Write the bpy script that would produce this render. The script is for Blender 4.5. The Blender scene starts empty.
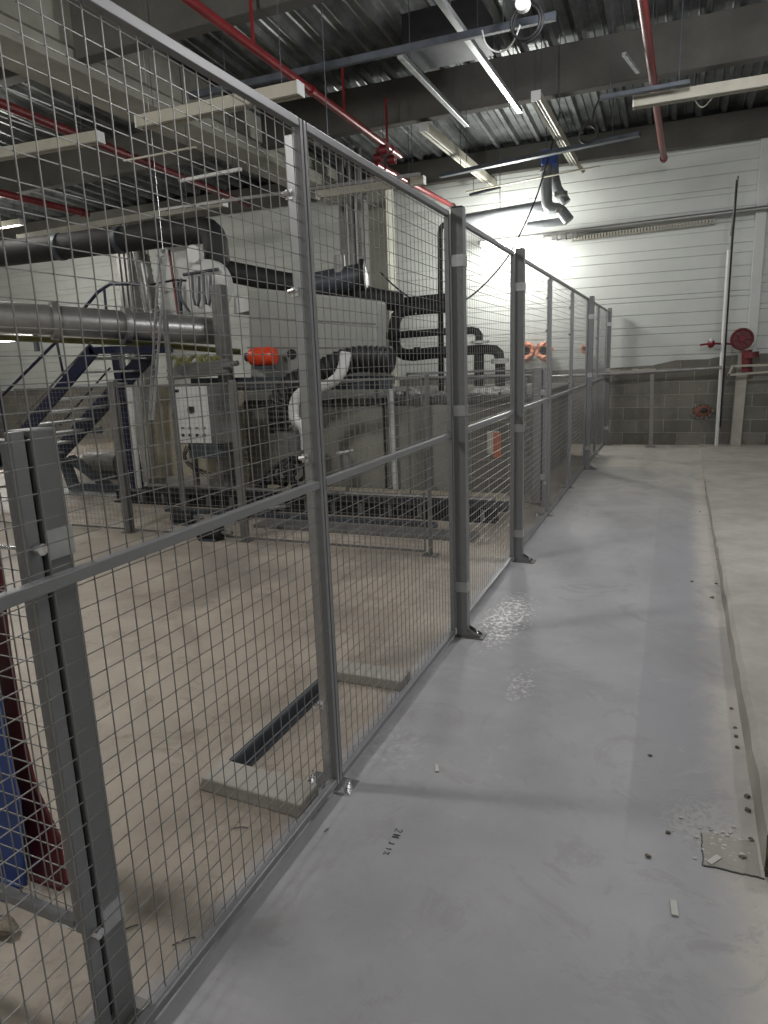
import bpy, bmesh, math, random
from mathutils import Vector, Matrix
random.seed(7)
S = bpy.context.scene
COL = S.collection

# ------------------------------------------------------------------ camera
FPX, YAW, PIT, ROL, CX, CH = 681.73, 0.4024529, 0.2154559, -0.0378997, 1.0382814, 1.4944812
def cam_axes():
    cy, sy, cp, sp = math.cos(YAW), math.sin(YAW), math.cos(PIT), math.sin(PIT)
    f = Vector((-sy*cp, cy*cp, -sp)); r = Vector((cy, sy, 0)); u = r.cross(f)
    c, s = math.cos(ROL), math.sin(ROL)
    return c*r + s*u, -s*r + c*u, f
CR, CU, CF = cam_axes()
CAMP = Vector((CX, 0, CH))
cam_d = bpy.data.cameras.new('camera')
cam = bpy.data.objects.new('camera', cam_d); COL.objects.link(cam)
cam_d.sensor_fit = 'VERTICAL'; cam_d.sensor_height = 24; cam_d.lens = FPX*24/1024
cam_d.clip_start = 0.02; cam_d.clip_end = 200
M = Matrix.Identity(4)
for i in range(3):
    M[i][0] = CR[i]; M[i][1] = CU[i]; M[i][2] = -CF[i]; M[i][3] = CAMP[i]
cam.matrix_world = M
S.camera = cam

def at(px, py, axis, val):
    """point of the place seen at a pixel of the photograph, on the plane axis = val"""
    d = CR*((px-384)/FPX) - CU*((py-512)/FPX) + CF
    t = (val - CAMP[axis])/d[axis]
    return CAMP + d*t
def Yp(px, py, y): return at(px, py, 1, y)
def Zp(px, py, z): return at(px, py, 2, z)

# ------------------------------------------------------------------ world, exposure
w = bpy.data.worlds.new('world'); S.world = w; w.use_nodes = True
w.node_tree.nodes['Background'].inputs[0].default_value = (0.72, 0.72, 0.72, 1)
w.node_tree.nodes['Background'].inputs[1].default_value = 0.02
S.view_settings.view_transform = 'Standard'
S.view_settings.look = 'None'
S.view_settings.gamma = 1
S.view_settings.use_curve_mapping = False
S.view_settings.exposure = 0.62

def area(name, loc, target, sx, sy, power, col=(1, .97, .9)):
    l = bpy.data.lights.new(name, 'AREA'); l.shape = 'RECTANGLE'; l.size = sx; l.size_y = sy
    l.energy = power; l.color = col
    o = bpy.data.objects.new(name, l); COL.objects.link(o)
    o.location = loc
    d = Vector(target) - Vector(loc)
    o.rotation_euler = d.to_track_quat('-Z', 'Y').to_euler()
    return o
# tube lights of the hall, several of them added fill; each one's fitting is built further down at the same place
HALL = [((-2.6, -3.0, 3.95), 28, (1, .965, .94)), ((-6.7, 6.0, 4.0), 48, (1, .97, .9)), ((-9.5, 3.2, 3.9), 78, (1, .96, .88)),  # the last one is added fill for the left side
        ((3.6, 5.2, 4.1), 85, (1, .98, .96)), ((2.6, -2.9, 3.95), 26, (1, .97, .95)), ((-10.5, 9.6, 3.9), 62, (1, .97, .9)),  # added fill: right slab, behind the viewer, far left corner
        ((-3.1, 1.3, 4.0), 185, (1, .965, .93)), ((1.0, 5.1, 4.05), 125, (.98, .97, 1))]  # the second one is added fill for the mid corridor
def bulb(name, loc, power, col, r=.22):
    l = bpy.data.lights.new(name, 'POINT'); l.energy = power; l.color = col; l.shadow_soft_size = r
    o = bpy.data.objects.new(name, l); COL.objects.link(o); o.location = loc
for i, (p, e, c) in enumerate(HALL): bulb('hall_tube_and_fill_light', p, e, c)

# ------------------------------------------------------------------ materials
def new_mat(name):
    m = bpy.data.materials.new(name); m.use_nodes = True
    nt = m.node_tree; b = nt.nodes['Principled BSDF']
    return m, nt, b
def mat(name, col, rough=.6, metal=0., var=.12, scale=6., bump=0., emit=None, est=0., spots=None, col2=None):
    m, nt, b = new_mat(name)
    N, L = nt.nodes, nt.links
    tc = N.new('ShaderNodeTexCoord'); geo = N.new('ShaderNodeNewGeometry')
    n = N.new('ShaderNodeTexNoise'); n.inputs['Scale'].default_value = scale; n.inputs['Detail'].default_value = 6
    n.inputs['Roughness'].default_value = .65
    L.new(geo.outputs['Position'], n.inputs['Vector'])
    r = N.new('ShaderNodeValToRGB')
    c2 = col2 or [min(1, c*(1+var)) for c in col]
    c1 = [c*(1-var) for c in col]
    r.color_ramp.elements[0].position = .3; r.color_ramp.elements[1].position = .7
    r.color_ramp.elements[0].color = (*c1, 1); r.color_ramp.elements[1].color = (*c2, 1)
    L.new(n.outputs['Fac'], r.inputs['Fac']); L.new(r.outputs['Color'], b.inputs['Base Color'])
    b.inputs['Roughness'].default_value = rough; b.inputs['Metallic'].default_value = metal
    if bump:
        bp = N.new('ShaderNodeBump'); bp.inputs['Strength'].default_value = bump; bp.inputs['Distance'].default_value = .01
        n2 = N.new('ShaderNodeTexNoise'); n2.inputs['Scale'].default_value = scale*6; n2.inputs['Detail'].default_value = 5
        L.new(geo.outputs['Position'], n2.inputs['Vector'])
        L.new(n2.outputs['Fac'], bp.inputs['Height']); L.new(bp.outputs['Normal'], b.inputs['Normal'])
    if emit:
        b.inputs['Emission Color'].default_value = (*emit, 1); b.inputs['Emission Strength'].default_value = est
    return m
def mathn(nt, op, a, b=None, clamp=False):
    n = nt.nodes.new('ShaderNodeMath'); n.operation = op; n.use_clamp = clamp
    for i, v in enumerate((a, b)):
        if v is None: continue
        if isinstance(v, (int, float)): n.inputs[i].default_value = v
        else: nt.links.new(v, n.inputs[i])
    return n.outputs[0]
def mixc(nt, fac, a, b):
    n = nt.nodes.new('ShaderNodeMix'); n.data_type = 'RGBA'
    if isinstance(fac, (int, float)): n.inputs[0].default_value = fac
    else: nt.links.new(fac, n.inputs[0])
    for i, v in ((6, a), (7, b)):
        if isinstance(v, (tuple, list)): n.inputs[i].default_value = (*v, 1)
        else: nt.links.new(v, n.inputs[i])
    return n.outputs[2]
def noise(nt, vec, scale, detail=5, rough=.6, dist=0):
    n = nt.nodes.new('ShaderNodeTexNoise'); n.inputs['Scale'].default_value = scale
    n.inputs['Detail'].default_value = detail; n.inputs['Roughness'].default_value = rough
    n.inputs['Distortion'].default_value = dist
    nt.links.new(vec, n.inputs['Vector']); return n.outputs['Fac']
def step(nt, v, lo, hi):
    n = nt.nodes.new('ShaderNodeMapRange'); n.inputs['From Min'].default_value = lo; n.inputs['From Max'].default_value = hi
    n.interpolation_type = 'SMOOTHSTEP'
    nt.links.new(v, n.inputs['Value']); return n.outputs['Result']

def floor_material():
    m, nt, b = new_mat('floor_paint_and_concrete')
    geo = nt.nodes.new('ShaderNodeNewGeometry'); pos = geo.outputs['Position']
    sp = nt.nodes.new('ShaderNodeSeparateXYZ'); nt.links.new(pos, sp.inputs[0])
    X, Y = sp.outputs[0], sp.outputs[1]
    n1 = noise(nt, pos, 1.3, 6, .6); n2 = noise(nt, pos, 7, 8, .7, .4); n3 = noise(nt, pos, 45, 4, .6)
    nb = noise(nt, pos, .6, 4, .55)
    wob = mathn(nt, 'MULTIPLY', mathn(nt, 'SUBTRACT', n2, .5), .09)
    # grey-blue painted corridor
    paint = mixc(nt, step(nt, n1, .3, .7), (.30, .30, .318), (.375, .373, .388))
    paint = mixc(nt, mathn(nt, 'MULTIPLY', step(nt, n2, .52, .75), .35), paint, (.37, .37, .36))
    # darker repainted strip along the kerb
    xs = mathn(nt, 'ADD', X, mathn(nt, 'MULTIPLY', wob, .25))
    strip = mathn(nt, 'MULTIPLY', step(nt, xs, .955, .975), step(nt, Y, 2.0, 2.12))
    strip = mathn(nt, 'MULTIPLY', strip, mathn(nt, 'SUBTRACT', 1, step(nt, Y, 9.5, 9.7)))
    paint = mixc(nt, mathn(nt, 'MULTIPLY', strip, .75), paint, (.285, .285, .305))
    # dusty beige along the kerb and towards the far wall
    dust = mathn(nt, 'MAXIMUM', step(nt, mathn(nt, 'ADD', X, mathn(nt, 'MULTIPLY', wob, 2.2)), 1.18, 1.36),
                 mathn(nt, 'MULTIPLY', step(nt, mathn(nt, 'ADD', Y, mathn(nt, 'MULTIPLY', nb, 4)), 7.2, 12.0), .9))
    paint = mixc(nt, mathn(nt, 'MULTIPLY', dust, .8), paint, (.52, .49, .43))
    big = noise(nt, pos, .9, 7, .62, .8)
    paint = mixc(nt, mathn(nt, 'MULTIPLY', step(nt, big, .46, .64), .55), paint, (.25, .25, .252))
    med = noise(nt, pos, 3.2, 9, .75, 1.2)
    paint = mixc(nt, mathn(nt, 'MULTIPLY', step(nt, med, .52, .62), .45), paint, (.25, .246, .245))
    paint = mixc(nt, mathn(nt, 'MULTIPLY', step(nt, med, .40, .33), .30), paint, (.43, .425, .415))
    # fine scuffs
    paint = mixc(nt, mathn(nt, 'MULTIPLY', step(nt, n3, .62, .75), .18), paint, (.16, .16, .165))
    # white splashes by the second tall post
    def blob(cx, cy, rx, ry, thr, amt, col, base, sc=26):
        v = nt.nodes.new('ShaderNodeCombineXYZ')
        nt.links.new(mathn(nt, 'DIVIDE', mathn(nt, 'SUBTRACT', X, cx), rx), v.inputs[0])
        nt.links.new(mathn(nt, 'DIVIDE', mathn(nt, 'SUBTRACT', Y, cy), ry), v.inputs[1])
        ln = nt.nodes.new('ShaderNodeVectorMath'); ln.operation = 'LENGTH'; nt.links.new(v.outputs[0], ln.inputs[0])
        fall = mathn(nt, 'SUBTRACT', 1, step(nt, ln.outputs['Value'], .3, 1.0))
        s = noise(nt, pos, sc, 6, .72, .3)
        f = mathn(nt, 'MULTIPLY', fall, step(nt, mathn(nt, 'ADD', s, mathn(nt, 'MULTIPLY', fall, .08)), thr, thr+.05))
        return mixc(nt, mathn(nt, 'MULTIPLY', f, amt), base, col)
    paint = blob(.2, 3.75, .2, .62, .575, 1, (.85, .85, .84), paint, 38)
    paint = blob(.45, 2.95, .10, .28, .60, .7, (.62, .62, .62), paint, 30)
    paint = blob(1.22, 2.16, .2, .2, .53, .6, (.45, .44, .42), paint, 45)
    paint = blob(.08, 2.25, .2, .25, .56, .5, (.45, .45, .46), paint, 16)
    # old brown-beige concrete on the machine side
    conc = mixc(nt, step(nt, n1, .32, .68), (.29, .25, .205), (.41, .362, .30))
    conc = mixc(nt, mathn(nt, 'MULTIPLY', step(nt, n2, .5, .72), .5), conc, (.40, .37, .325))
    conc = mixc(nt, mathn(nt, 'MULTIPLY', step(nt, nb, .50, .62), .5), conc, (.17, .155, .14))
    conc = mixc(nt, mathn(nt, 'MULTIPLY', step(nt, n3, .6, .75), .25), conc, (.15, .13, .11))
    conc = mixc(nt, mathn(nt, 'MULTIPLY', step(nt, med, .52, .64), .6), conc, (.20, .17, .135))
    conc = mixc(nt, mathn(nt, 'MULTIPLY', step(nt, big, .55, .62), .35), conc, (.15, .13, .11))
    edge = step(nt, mathn(nt, 'ADD', X, mathn(nt, 'MULTIPLY', wob, 1.6)), -.115, -.06)
    col = mixc(nt, edge, conc, paint)
    nt.links.new(col, b.inputs['Base Color'])
    rr = mathn(nt, 'ADD', mathn(nt, 'MULTIPLY', n2, .25), .42)
    nt.links.new(rr, b.inputs['Roughness'])
    bp = nt.nodes.new('ShaderNodeBump'); bp.inputs['Strength'].default_value = .25; bp.inputs['Distance'].default_value = .006
    nt.links.new(n2, bp.inputs['Height']); nt.links.new(bp.outputs['Normal'], b.inputs['Normal'])
    return m

def block_material(name='concrete_blocks', c1=(.19, .182, .158), c2=(.12, .115, .10), mortar=(.27, .262, .235), w_=.42, h_=.205):
    m, nt, b = new_mat(name)
    geo = nt.nodes.new('ShaderNodeNewGeometry'); pos = geo.outputs['Position']
    sp = nt.nodes.new('ShaderNodeSeparateXYZ'); nt.links.new(pos, sp.inputs[0])
    cb = nt.nodes.new('ShaderNodeCombineXYZ')
    nt.links.new(mathn(nt, 'ADD', sp.outputs[0], sp.outputs[1]), cb.inputs[0]); nt.links.new(sp.outputs[2], cb.inputs[1])
    br = nt.nodes.new('ShaderNodeTexBrick')
    br.inputs['Scale'].default_value = 1; br.inputs['Brick Width'].default_value = w_; br.inputs['Row Height'].default_value = h_
    br.inputs['Mortar Size'].default_value = .006; br.inputs['Mortar Smooth'].default_value = .2
    br.inputs['Color1'].default_value = (*c1, 1); br.inputs['Color2'].default_value = (*c2, 1); br.inputs['Mortar'].default_value = (*mortar, 1)
    nt.links.new(cb.outputs[0], br.inputs['Vector'])
    n = noise(nt, pos, 2.2, 7, .7); n2 = noise(nt, pos, 18, 6, .7)
    c = mixc(nt, mathn(nt, 'MULTIPLY', step(nt, n, .48, .68), .6), br.outputs['Color'], (.10, .098, .09))
    c = mixc(nt, mathn(nt, 'MULTIPLY', step(nt, n2, .55, .75), .35), c, (.36, .35, .31))
    nt.links.new(c, b.inputs['Base Color']); b.inputs['Roughness'].default_value = .95
    bp = nt.nodes.new('ShaderNodeBump'); bp.inputs['Strength'].default_value = .5; bp.inputs['Distance'].default_value = .012
    h = mathn(nt, 'ADD', mathn(nt, 'MULTIPLY', n2, .5), br.outputs['Fac']); nt.links.new(h, bp.inputs['Height'])
    nt.links.new(bp.outputs['Normal'], b.inputs['Normal'])
    return m

MF = dict(
    floor=floor_material(),
    blocks=block_material(),
    slab=mat('slab_concrete', (.36, .345, .31), .85, 0, .18, 3, .3),
    panel=mat('white_sandwich_panel', (.50, .52, .50), .5, 0, .07, 1.3, .05),
    concrete=mat('beam_concrete', (.075, .073, .065), .9, 0, .28, 1.6, .4),
    girder=mat('girder_concrete', (.25, .25, .215), .9, 0, .3, 1.3, .4),
    deck=mat('galvanised_deck', (.17, .18, .18), .42, .6, .6, 2.4, .1),
    post=mat('grey_powder_coat', (.20, .205, .21), .42, .15, .05, 8),
    frame=mat('grey_frame_coat', (.235, .24, .25), .4, .2, .05, 8),
    wire=mat('galvanised_wire', (.27, .27, .265), .42, .45, .08, 8),
    zinc=mat('zinc_plated_steel', (.50, .51, .52), .3, .7, .1, 20),
    bolt=mat('bright_zinc_bolt', (.8, .8, .82), .22, .9, .1, 20),
    black=mat('black_rubber', (.012, .012, .013), .55, 0, .3, 12, .2),
    insul=mat('black_pipe_insulation', (.011, .011, .012), .65, 0, .5, 9, .4),
    navy=mat('navy_painted_steel', (.008, .011, .04), .4, .1, .2, 6),
    blue=mat('blue_painted_steel', (.035, .085, .33), .45, .1, .2, 6),
    red=mat('dark_red_paint', (.12, .012, .016), .45, .05, .25, 7),
    redpipe=mat('red_pipe_paint', (.17, .015, .018), .3, .1, .15, 8),
    redbright=mat('orange_red_paint', (.62, .06, .02), .25, 0, .1, 10),
    steel=mat('dull_steel', (.20, .20, .195), .5, .6, .25, 5, .2),
    silver=mat('aluminium_cladding', (.27, .27, .26), .36, .6, .2, 4, .15),
    greybox=mat('grey_plastic_tank', (.29, .30, .28), .6, 0, .1, 2),
    cream=mat('cream_luminaire', (.38, .365, .30), .5, 0, .12, 5),
    white=mat('white_paint', (.62, .63, .62), .45, 0, .06, 6),
    galv=mat('galvanised_strut', (.50, .52, .53), .35, .7, .2, 8),
    dark=mat('dark_strut', (.06, .07, .085), .5, .3, .3, 6),
    olive=mat('olive_pipe', (.19, .19, .07), .6, 0, .3, 5),
    pvc=mat('grey_pvc_pipe', (.17, .18, .19), .3, .1, .15, 6),
    copper=mat('pink_insulation', (.68, .30, .20), .7, 0, .3, 30, .4),
    copper2=mat('rusty_brown', (.16, .07, .05), .8, 0, .5, 25, .5),
    paper=mat('paper_sign', (.62, .58, .5), .8, 0, .08, 12),
    orange=mat('orange_print', (.55, .16, .06), .7, 0, .2, 12),
    wood=mat('pale_board', (.40, .36, .27), .8, 0, .2, 6, .2),
    tube=mat('lit_tube', (1, 1, 1), .4, 0, 0, 1, 0, (1, .98, .92), 14),
    moss=mat('mossy_concrete', (.06, .065, .05), .95, 0, .6, 14, .8, col2=(.17, .16, .09)),
    ink=mat('marker_ink', (.085, .09, .095), .8, 0, .3, 40),
    debris=mat('concrete_debris', (.20, .17, .13), .95, 0, .4, 30, .5),
    chalk=mat('pale_offcut', (.55, .55, .52), .7, 0, .1, 20),
)

# ------------------------------------------------------------------ mesh helpers
class MB:
    def __init__(s): s.v = []; s.f = []
    def add(s, vs, fs):
        o = len(s.v); s.v += [Vector(v) for v in vs]; s.f += [tuple(i+o for i in f) for f in fs]; return s
    def box(s, lo, hi):
        x0, y0, z0 = lo; x1, y1, z1 = hi
        return s.add([(x0, y0, z0), (x1, y0, z0), (x1, y1, z0), (x0, y1, z0), (x0, y0, z1), (x1, y0, z1), (x1, y1, z1), (x0, y1, z1)],
                     [(0, 3, 2, 1), (4, 5, 6, 7), (0, 1, 5, 4), (1, 2, 6, 5), (2, 3, 7, 6), (3, 0, 4, 7)])
    def frame_axes(s, p, q, up=(0, 0, 1)):
        d = (q-p).normalized(); u = Vector(up)
        if abs(d.dot(u)) > .98: u = Vector((0, 1, 0))
        a = d.cross(u).normalized(); b = a.cross(d).normalized(); return d, a, b
    def bar(s, p, q, w=.04, h=.04, up=(0, 0, 1)):
        p, q = Vector(p), Vector(q); d, a, b = s.frame_axes(p, q, up)
        vs = []
        for e in (p, q):
            for sa, sb in ((-1, -1), (1, -1), (1, 1), (-1, 1)): vs.append(e+a*sa*w/2+b*sb*h/2)
        return s.add(vs, [(0, 1, 2, 3), (7, 6, 5, 4), (0, 4, 5, 1), (1, 5, 6, 2), (2, 6, 7, 3), (3, 7, 4, 0)])
    def prism(s, pts, vec):
        n = len(pts); pts = [Vector(p) for p in pts]; vec = Vector(vec)
        vs = pts+[p+vec for p in pts]
        return s.add(vs, [tuple(range(n))[::-1], tuple(range(n, 2*n))]+[(i, (i+1) % n, n+(i+1) % n, n+i) for i in range(n)])
    def tube(s, pts, r, seg=10, smooth=0, caps=True, closed=False):
        pts = [Vector(p) for p in pts]
        if smooth:
            for _ in range(smooth):
                n = [pts[0]]
                for a, b in zip(pts[:-1], pts[1:]): n += [a*.75+b*.25, a*.25+b*.75]
                pts = n+[pts[-1]]
        rs = r if callable(r) else (lambda t: r)
        n = len(pts); rings = []; prev = None
        for i, p in enumerate(pts):
            a_ = pts[max(0, i-1)]; b_ = pts[min(n-1, i+1)]
            d = (b_-a_).normalized()
            if prev is None:
                u = Vector((0, 0, 1)) if abs(d.z) < .9 else Vector((0, 1, 0))
                x = d.cross(u).normalized()
            else: x = (prev-d*prev.dot(d)).normalized()
            prev = x; y = d.cross(x)
            rr = rs(i/(n-1))
            rings.append([p+(x*math.cos(2*math.pi*k/seg)+y*math.sin(2*math.pi*k/seg))*rr for k in range(seg)])
        vs = [v for ring in rings for v in ring]; fs = []
        for i in range(n-1):
            for k in range(seg): fs.append((i*seg+k, i*seg+(k+1) % seg, (i+1)*seg+(k+1) % seg, (i+1)*seg+k))
        if caps: fs += [tuple(range(seg))[::-1], tuple((n-1)*seg+k for k in range(seg))]
        return s.add(vs, fs)
    def ring(s, c, ax, R, r, seg=24, rs=8):
        c = Vector(c); ax = Vector(ax).normalized()
        u = ax.orthogonal().normalized(); w_ = ax.cross(u); vs = []; fs = []
        for i in range(seg):
            a = 2*math.pi*i/seg; d = u*math.cos(a)+w_*math.sin(a)
            for k in range(rs):
                b = 2*math.pi*k/rs; vs.append(c+d*(R+r*math.cos(b))+ax*r*math.sin(b))
        for i in range(seg):
            for k in range(rs):
                j = (i+1) % seg; l = (k+1) % rs; fs.append((i*rs+k, j*rs+k, j*rs+l, i*rs+l))
        return s.add(vs, fs)
    def sphere(s, c, r, sc=(1, 1, 1), seg=12, jit=0):
        c = Vector(c); vs = [c+Vector((0, 0, r*sc[2]))]; fs = []; rows = seg//2
        for i in range(1, rows):
            t = math.pi*i/rows
            for k in range(seg):
                p = 2*math.pi*k/seg; rr = r*(1+random.uniform(-jit, jit))
                vs.append(c+Vector((rr*sc[0]*math.sin(t)*math.cos(p), rr*sc[1]*math.sin(t)*math.sin(p), rr*sc[2]*math.cos(t))))
        vs.append(c-Vector((0, 0, r*sc[2])))
        for k in range(seg): fs.append((0, 1+k, 1+(k+1) % seg))
        for i in range(rows-2):
            for k in range(seg):
                a = 1+i*seg; fs.append((a+k, a+seg+k, a+seg+(k+1) % seg, a+(k+1) % seg))
        a = 1+(rows-2)*seg
        for k in range(seg): fs.append((len(vs)-1, a+(k+1) % seg, a+k))
        return s.add(vs, fs)
def base_of(vs):
    xs = [v.x for v in vs]; ys = [v.y for v in vs]; zs = [v.z for v in vs]
    return Vector(((min(xs)+max(xs))/2, (min(ys)+max(ys))/2, min(zs)))
def obj(name, mb, m, parent=None, smooth=False, bevel=0):
    c = base_of(mb.v)
    me = bpy.data.meshes.new(name); me.from_pydata([v-c for v in mb.v], [], mb.f); me.update()
    bm = bmesh.new(); bm.from_mesh(me); bmesh.ops.recalc_face_normals(bm, faces=bm.faces); bm.to_mesh(me); bm.free()
    me.materials.append(MF[m] if isinstance(m, str) else m)
    if smooth:
        for p in me.polygons: p.use_smooth = True
    o = bpy.data.objects.new(name, me); COL.objects.link(o)
    if parent is not None:
        o.parent = parent
        q = parent; off = Vector((0, 0, 0))
        while q is not None: off += q.location; q = q.parent
        o.location = c-off
    else: o.location = c
    if smooth:
        e = o.modifiers.new('edges', 'EDGE_SPLIT'); e.split_angle = math.radians(40)
    if bevel:
        b = o.modifiers.new('bevel', 'BEVEL'); b.width = bevel; b.segments = 2; b.limit_method = 'ANGLE'
    return o
def tag(o, label, cat, group=None, kind=None):
    o['label'] = label; o['category'] = cat
    if group: o['group'] = group
    if kind: o['kind'] = kind
    return o
def struct(name, mb, m, parent=None, **k):
    o = obj(name, mb, m, parent, **k)
    if parent is None: o['kind'] = 'structure'
    return o
def thing(name, label, cat, loc, group=None):
    o = bpy.data.objects.new(name, None); COL.objects.link(o); o.location = Vector(loc); o.empty_display_size = .1
    return tag(o, label, cat, group)

# ================================================================== THE SETTING
WY = 12.1           # face of the far wall
DZ = 5.0            # underside of the roof deck at y = 9
def dz(y): return 5.0-.06*(y-9)   # it falls towards the far wall
mb = MB()
mb.add([(-15, -5, 0), (5.2, -5, 0), (5.2, WY+.3, 0), (-15, WY+.3, 0), (-15, -5, -.2), (5.2, -5, -.2), (5.2, WY+.3, -.2), (-15, WY+.3, -.2)],
       [(0, 1, 2, 3), (7, 6, 5, 4), (0, 4, 5, 1), (1, 5, 6, 2), (2, 6, 7, 3), (3, 7, 4, 0)])
struct('floor', mb, 'floor')

# raised slab to the right of the corridor with a worn kerb edge
mb = MB()
ys = [2.0+i*(WY-2.0)/60 for i in range(61)]
prof = []
for i, y in enumerate(ys):
    j = random.uniform(-.006, .006); xk = 1.352+(y-2.0)*.011
    hk = .128-.110*min(1, max(0, (y-2.3)/7.5))**.8
    prof.append([Vector((xk+j*.4, y, 0)), Vector((xk+.008+j, y, hk*.85+j*.5)), Vector((xk+.03+j, y, hk)), Vector((5.2, y, hk)), Vector((5.2, y, 0))])
vs = [p for r in prof for p in r]; fs = []
for i in range(60):
    for k in range(4): fs.append((i*5+k, (i+1)*5+k, (i+1)*5+k+1, i*5+k+1))
fs += [(0, 1, 2, 3, 4), tuple(300+k for k in range(5))[::-1]]
mb.add(vs, fs); struct('trim_slab_kerb', mb, 'slab')
mb = MB()
n = 24
for i in range(n):
    x0 = 1.352+i*(5.15-1.352)/n
    mb.prism([(x0, 1.985-random.uniform(0, .03), 0), (x0+.16, 1.985-random.uniform(0, .03), 0), (x0+.16, 1.999, .13-random.uniform(0, .02)), (x0, 1.999, .13-random.uniform(0, .02))], (0, .004, 0))
struct('trim_slab_end', mb, 'moss')

# far wall: concrete blocks below, white ribbed sandwich panels above
mb = MB(); xb = [-15]+[-6, -3, -1.4, -.6, .1, .7, 1.05, 1.5, 1.75, 2.3, 3, 5.2]
zt = [1.16, 1.18, 1.22, 1.25, 1.25, 1.27, 1.29, 1.36, 1.36, 1.40, 1.42, 1.42, 1.42]
pts = [(xb[0], WY, 0)]+[(x, WY, z) for x, z in zip(xb, zt)]+[(xb[-1], WY, 0)]
mb.prism(pts, (0, .35, 0)); struct('wall_back_lower', mb, 'blocks')
mb = MB(); WYP = WY+.05
pr = [(WYP+.2, 1.1)]; z = 1.1; k = 0
heights = [.16, .19, .14, .2, .11, .2, .2, .08, .2]
while z < 4.8:
    h = heights[k % len(heights)]; k += 1
    pr += [(WYP, z), (WYP, z+h-.012), (WYP+.014, z+h-.006), (WYP+.014, z+h)]
    z += h
pr += [(WYP+.2, z)]
mb.prism([(-15, y, z) for y, z in pr], (17.05, 0, 0)); struct('wall_back', mb, 'panel')
mb = MB(); z = 1.2; pr = [(WYP+.2, 1.1)]; k = 3; z = 1.1
while z < 4.8:
    h = heights[(k*2) % len(heights)]; k += 1
    pr += [(WYP, z), (WYP, z+h-.012), (WYP+.014, z+h-.006), (WYP+.014, z+h)]; z += h
pr += [(WYP+.2, z)]
mb.prism([(2.17, y, z) for y, z in pr], (3.0, 0, 0)); struct('wall_back_right', mb, 'panel')
mb = MB().box((2.04, WY-.04, 1.40), (2.18, WY+.2, 4.8)); struct('trim_pilaster', mb, 'panel', bevel=.005)
mb = MB().box((-15.2, -5, 0), (-15, WY+.3, 5.95)); struct('wall_left', mb, 'panel')
mb = MB().box((5.2, -5, 0), (5.4, WY+.3, 5.95)); struct('wall_right', mb, 'panel')
mb = MB().box((-15, -5.2, 0), (5.4, -5, 5.95)); struct('wall_front', mb, 'panel')

# corrugated roof deck, ribs running away from the viewer
mb = MB(); pr = []; x = -15
while x < 5.3:
    pr += [(x, 0), (x+.045, 0), (x+.07, .07), (x+.15, .07), (x+.16, .055), (x+.175, .07), (x+.25, .07), (x+.265, .055), (x+.28, .07), (x+.305, .07)]; x += .33
vs = []
for y in (-5, WY+.4):
    vs += [(a, y, dz(y)+b) for a, b in pr]
n = len(pr); fs = [(i, i+1, n+i+1, n+i) for i in range(n-1)]
mb.add(vs, fs)
mb.prism([(-15, -5, dz(-5)+.1), (-15, WY+.4, dz(WY+.4)+.1), (-15, WY+.4, dz(WY+.4)+.14), (-15, -5, dz(-5)+.14)], (20.4, 0, 0)); struct('ceiling', mb, 'deck')

# precast concrete beams across the hall, and the long girder on the left
def beam(y0, x0, x1, zb=4.46, wd=.16, name='ceiling_beam'):
    mb = MB(); t_ = dz(y0)-.01
    mb.prism([(x0, y0, zb), (x0, y0+wd, zb), (x0, y0+wd, t_), (x0, y0, t_)], (x1-x0, 0, 0))
    return struct(name, mb, 'concrete', bevel=.012)
BEAMS = ((-3.8, 4.46), (-.6, 4.46), (2.5, 4.46), (5.65, 4.44), (8.95, 4.48), (11.88, 4.44))
for y, z in BEAMS:
    beam(y, -4.4, 5.2, z); beam(y, -15, -5.02, z)
mb = MB()
gx = -4.98
mb.prism([(gx, -5, 4.36), (gx+.56, -5, 4.36), (gx+.56, -5, 4.53), (gx+.40, -5, 4.64), (gx+.40, -5, 4.80), (gx, -5, 4.80)], (0, WY+5, 0))
mb.prism([(gx+.05, -5, 4.80), (gx+.35, -5, 4.80), (gx+.35, -5, dz(-5)), (gx+.05, -5, dz(-5))], (0, .01, 0))
mb.add([(gx+a, y, z) for y in (-5, WY) for a, z in ((.05, 4.79), (.35, 4.79), (.35, dz(y)), (.05, dz(y)))], [(0, 1, 2, 3), (7, 6, 5, 4), (0, 4, 5, 1), (1, 5, 6, 2), (2, 6, 7, 3), (3, 7, 4, 0)])
struct('ceiling_girder', mb, 'girder', bevel=.01)

# shallow pit with a cast sill in the machine floor
mb = MB()
mb.prism([(-.49, 1.76, 0), (-.05, 1.74, 0), (-.05, 1.74, .055), (-.47, 1.765, .05)], (0.0, .13, 0))
mb.box((-.42, 2.70, 0), (-.06, 2.83, .05))
mb.box((-.50, 1.9, 0), (-.45, 2.83, .012))
struct('trim_pit_sill', mb, 'slab', bevel=.008)
mb = MB().box((-.445, 1.9, .0), (-.42, 2.70, .05)); mb.box((-.445, 1.9, .0), (-.385, 2.70, .008))
tag(obj('steel_edge_angle', mb, 'dark'), 'dark steel angle along the left edge of the shallow floor pit behind the fence', 'steel angle')
mb = MB().box((1.19, 1.965, 0), (1.34, 2.12, .003)); struct('trim_floor_patch', mb, 'slab')
mb = MB()
for k in range(12):
    j = random.uniform(-.002, .002); mb.box((1.19+k*.0133, 1.962+j, 0), (1.204+k*.0133, 1.966+j, .0035)); mb.box((1.188+j, 1.962+k*.0125, 0), (1.191+j, 1.975+k*.0125, .0035))
mb = mb; struct('trim_patch_edge', mb, 'ink')

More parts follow.
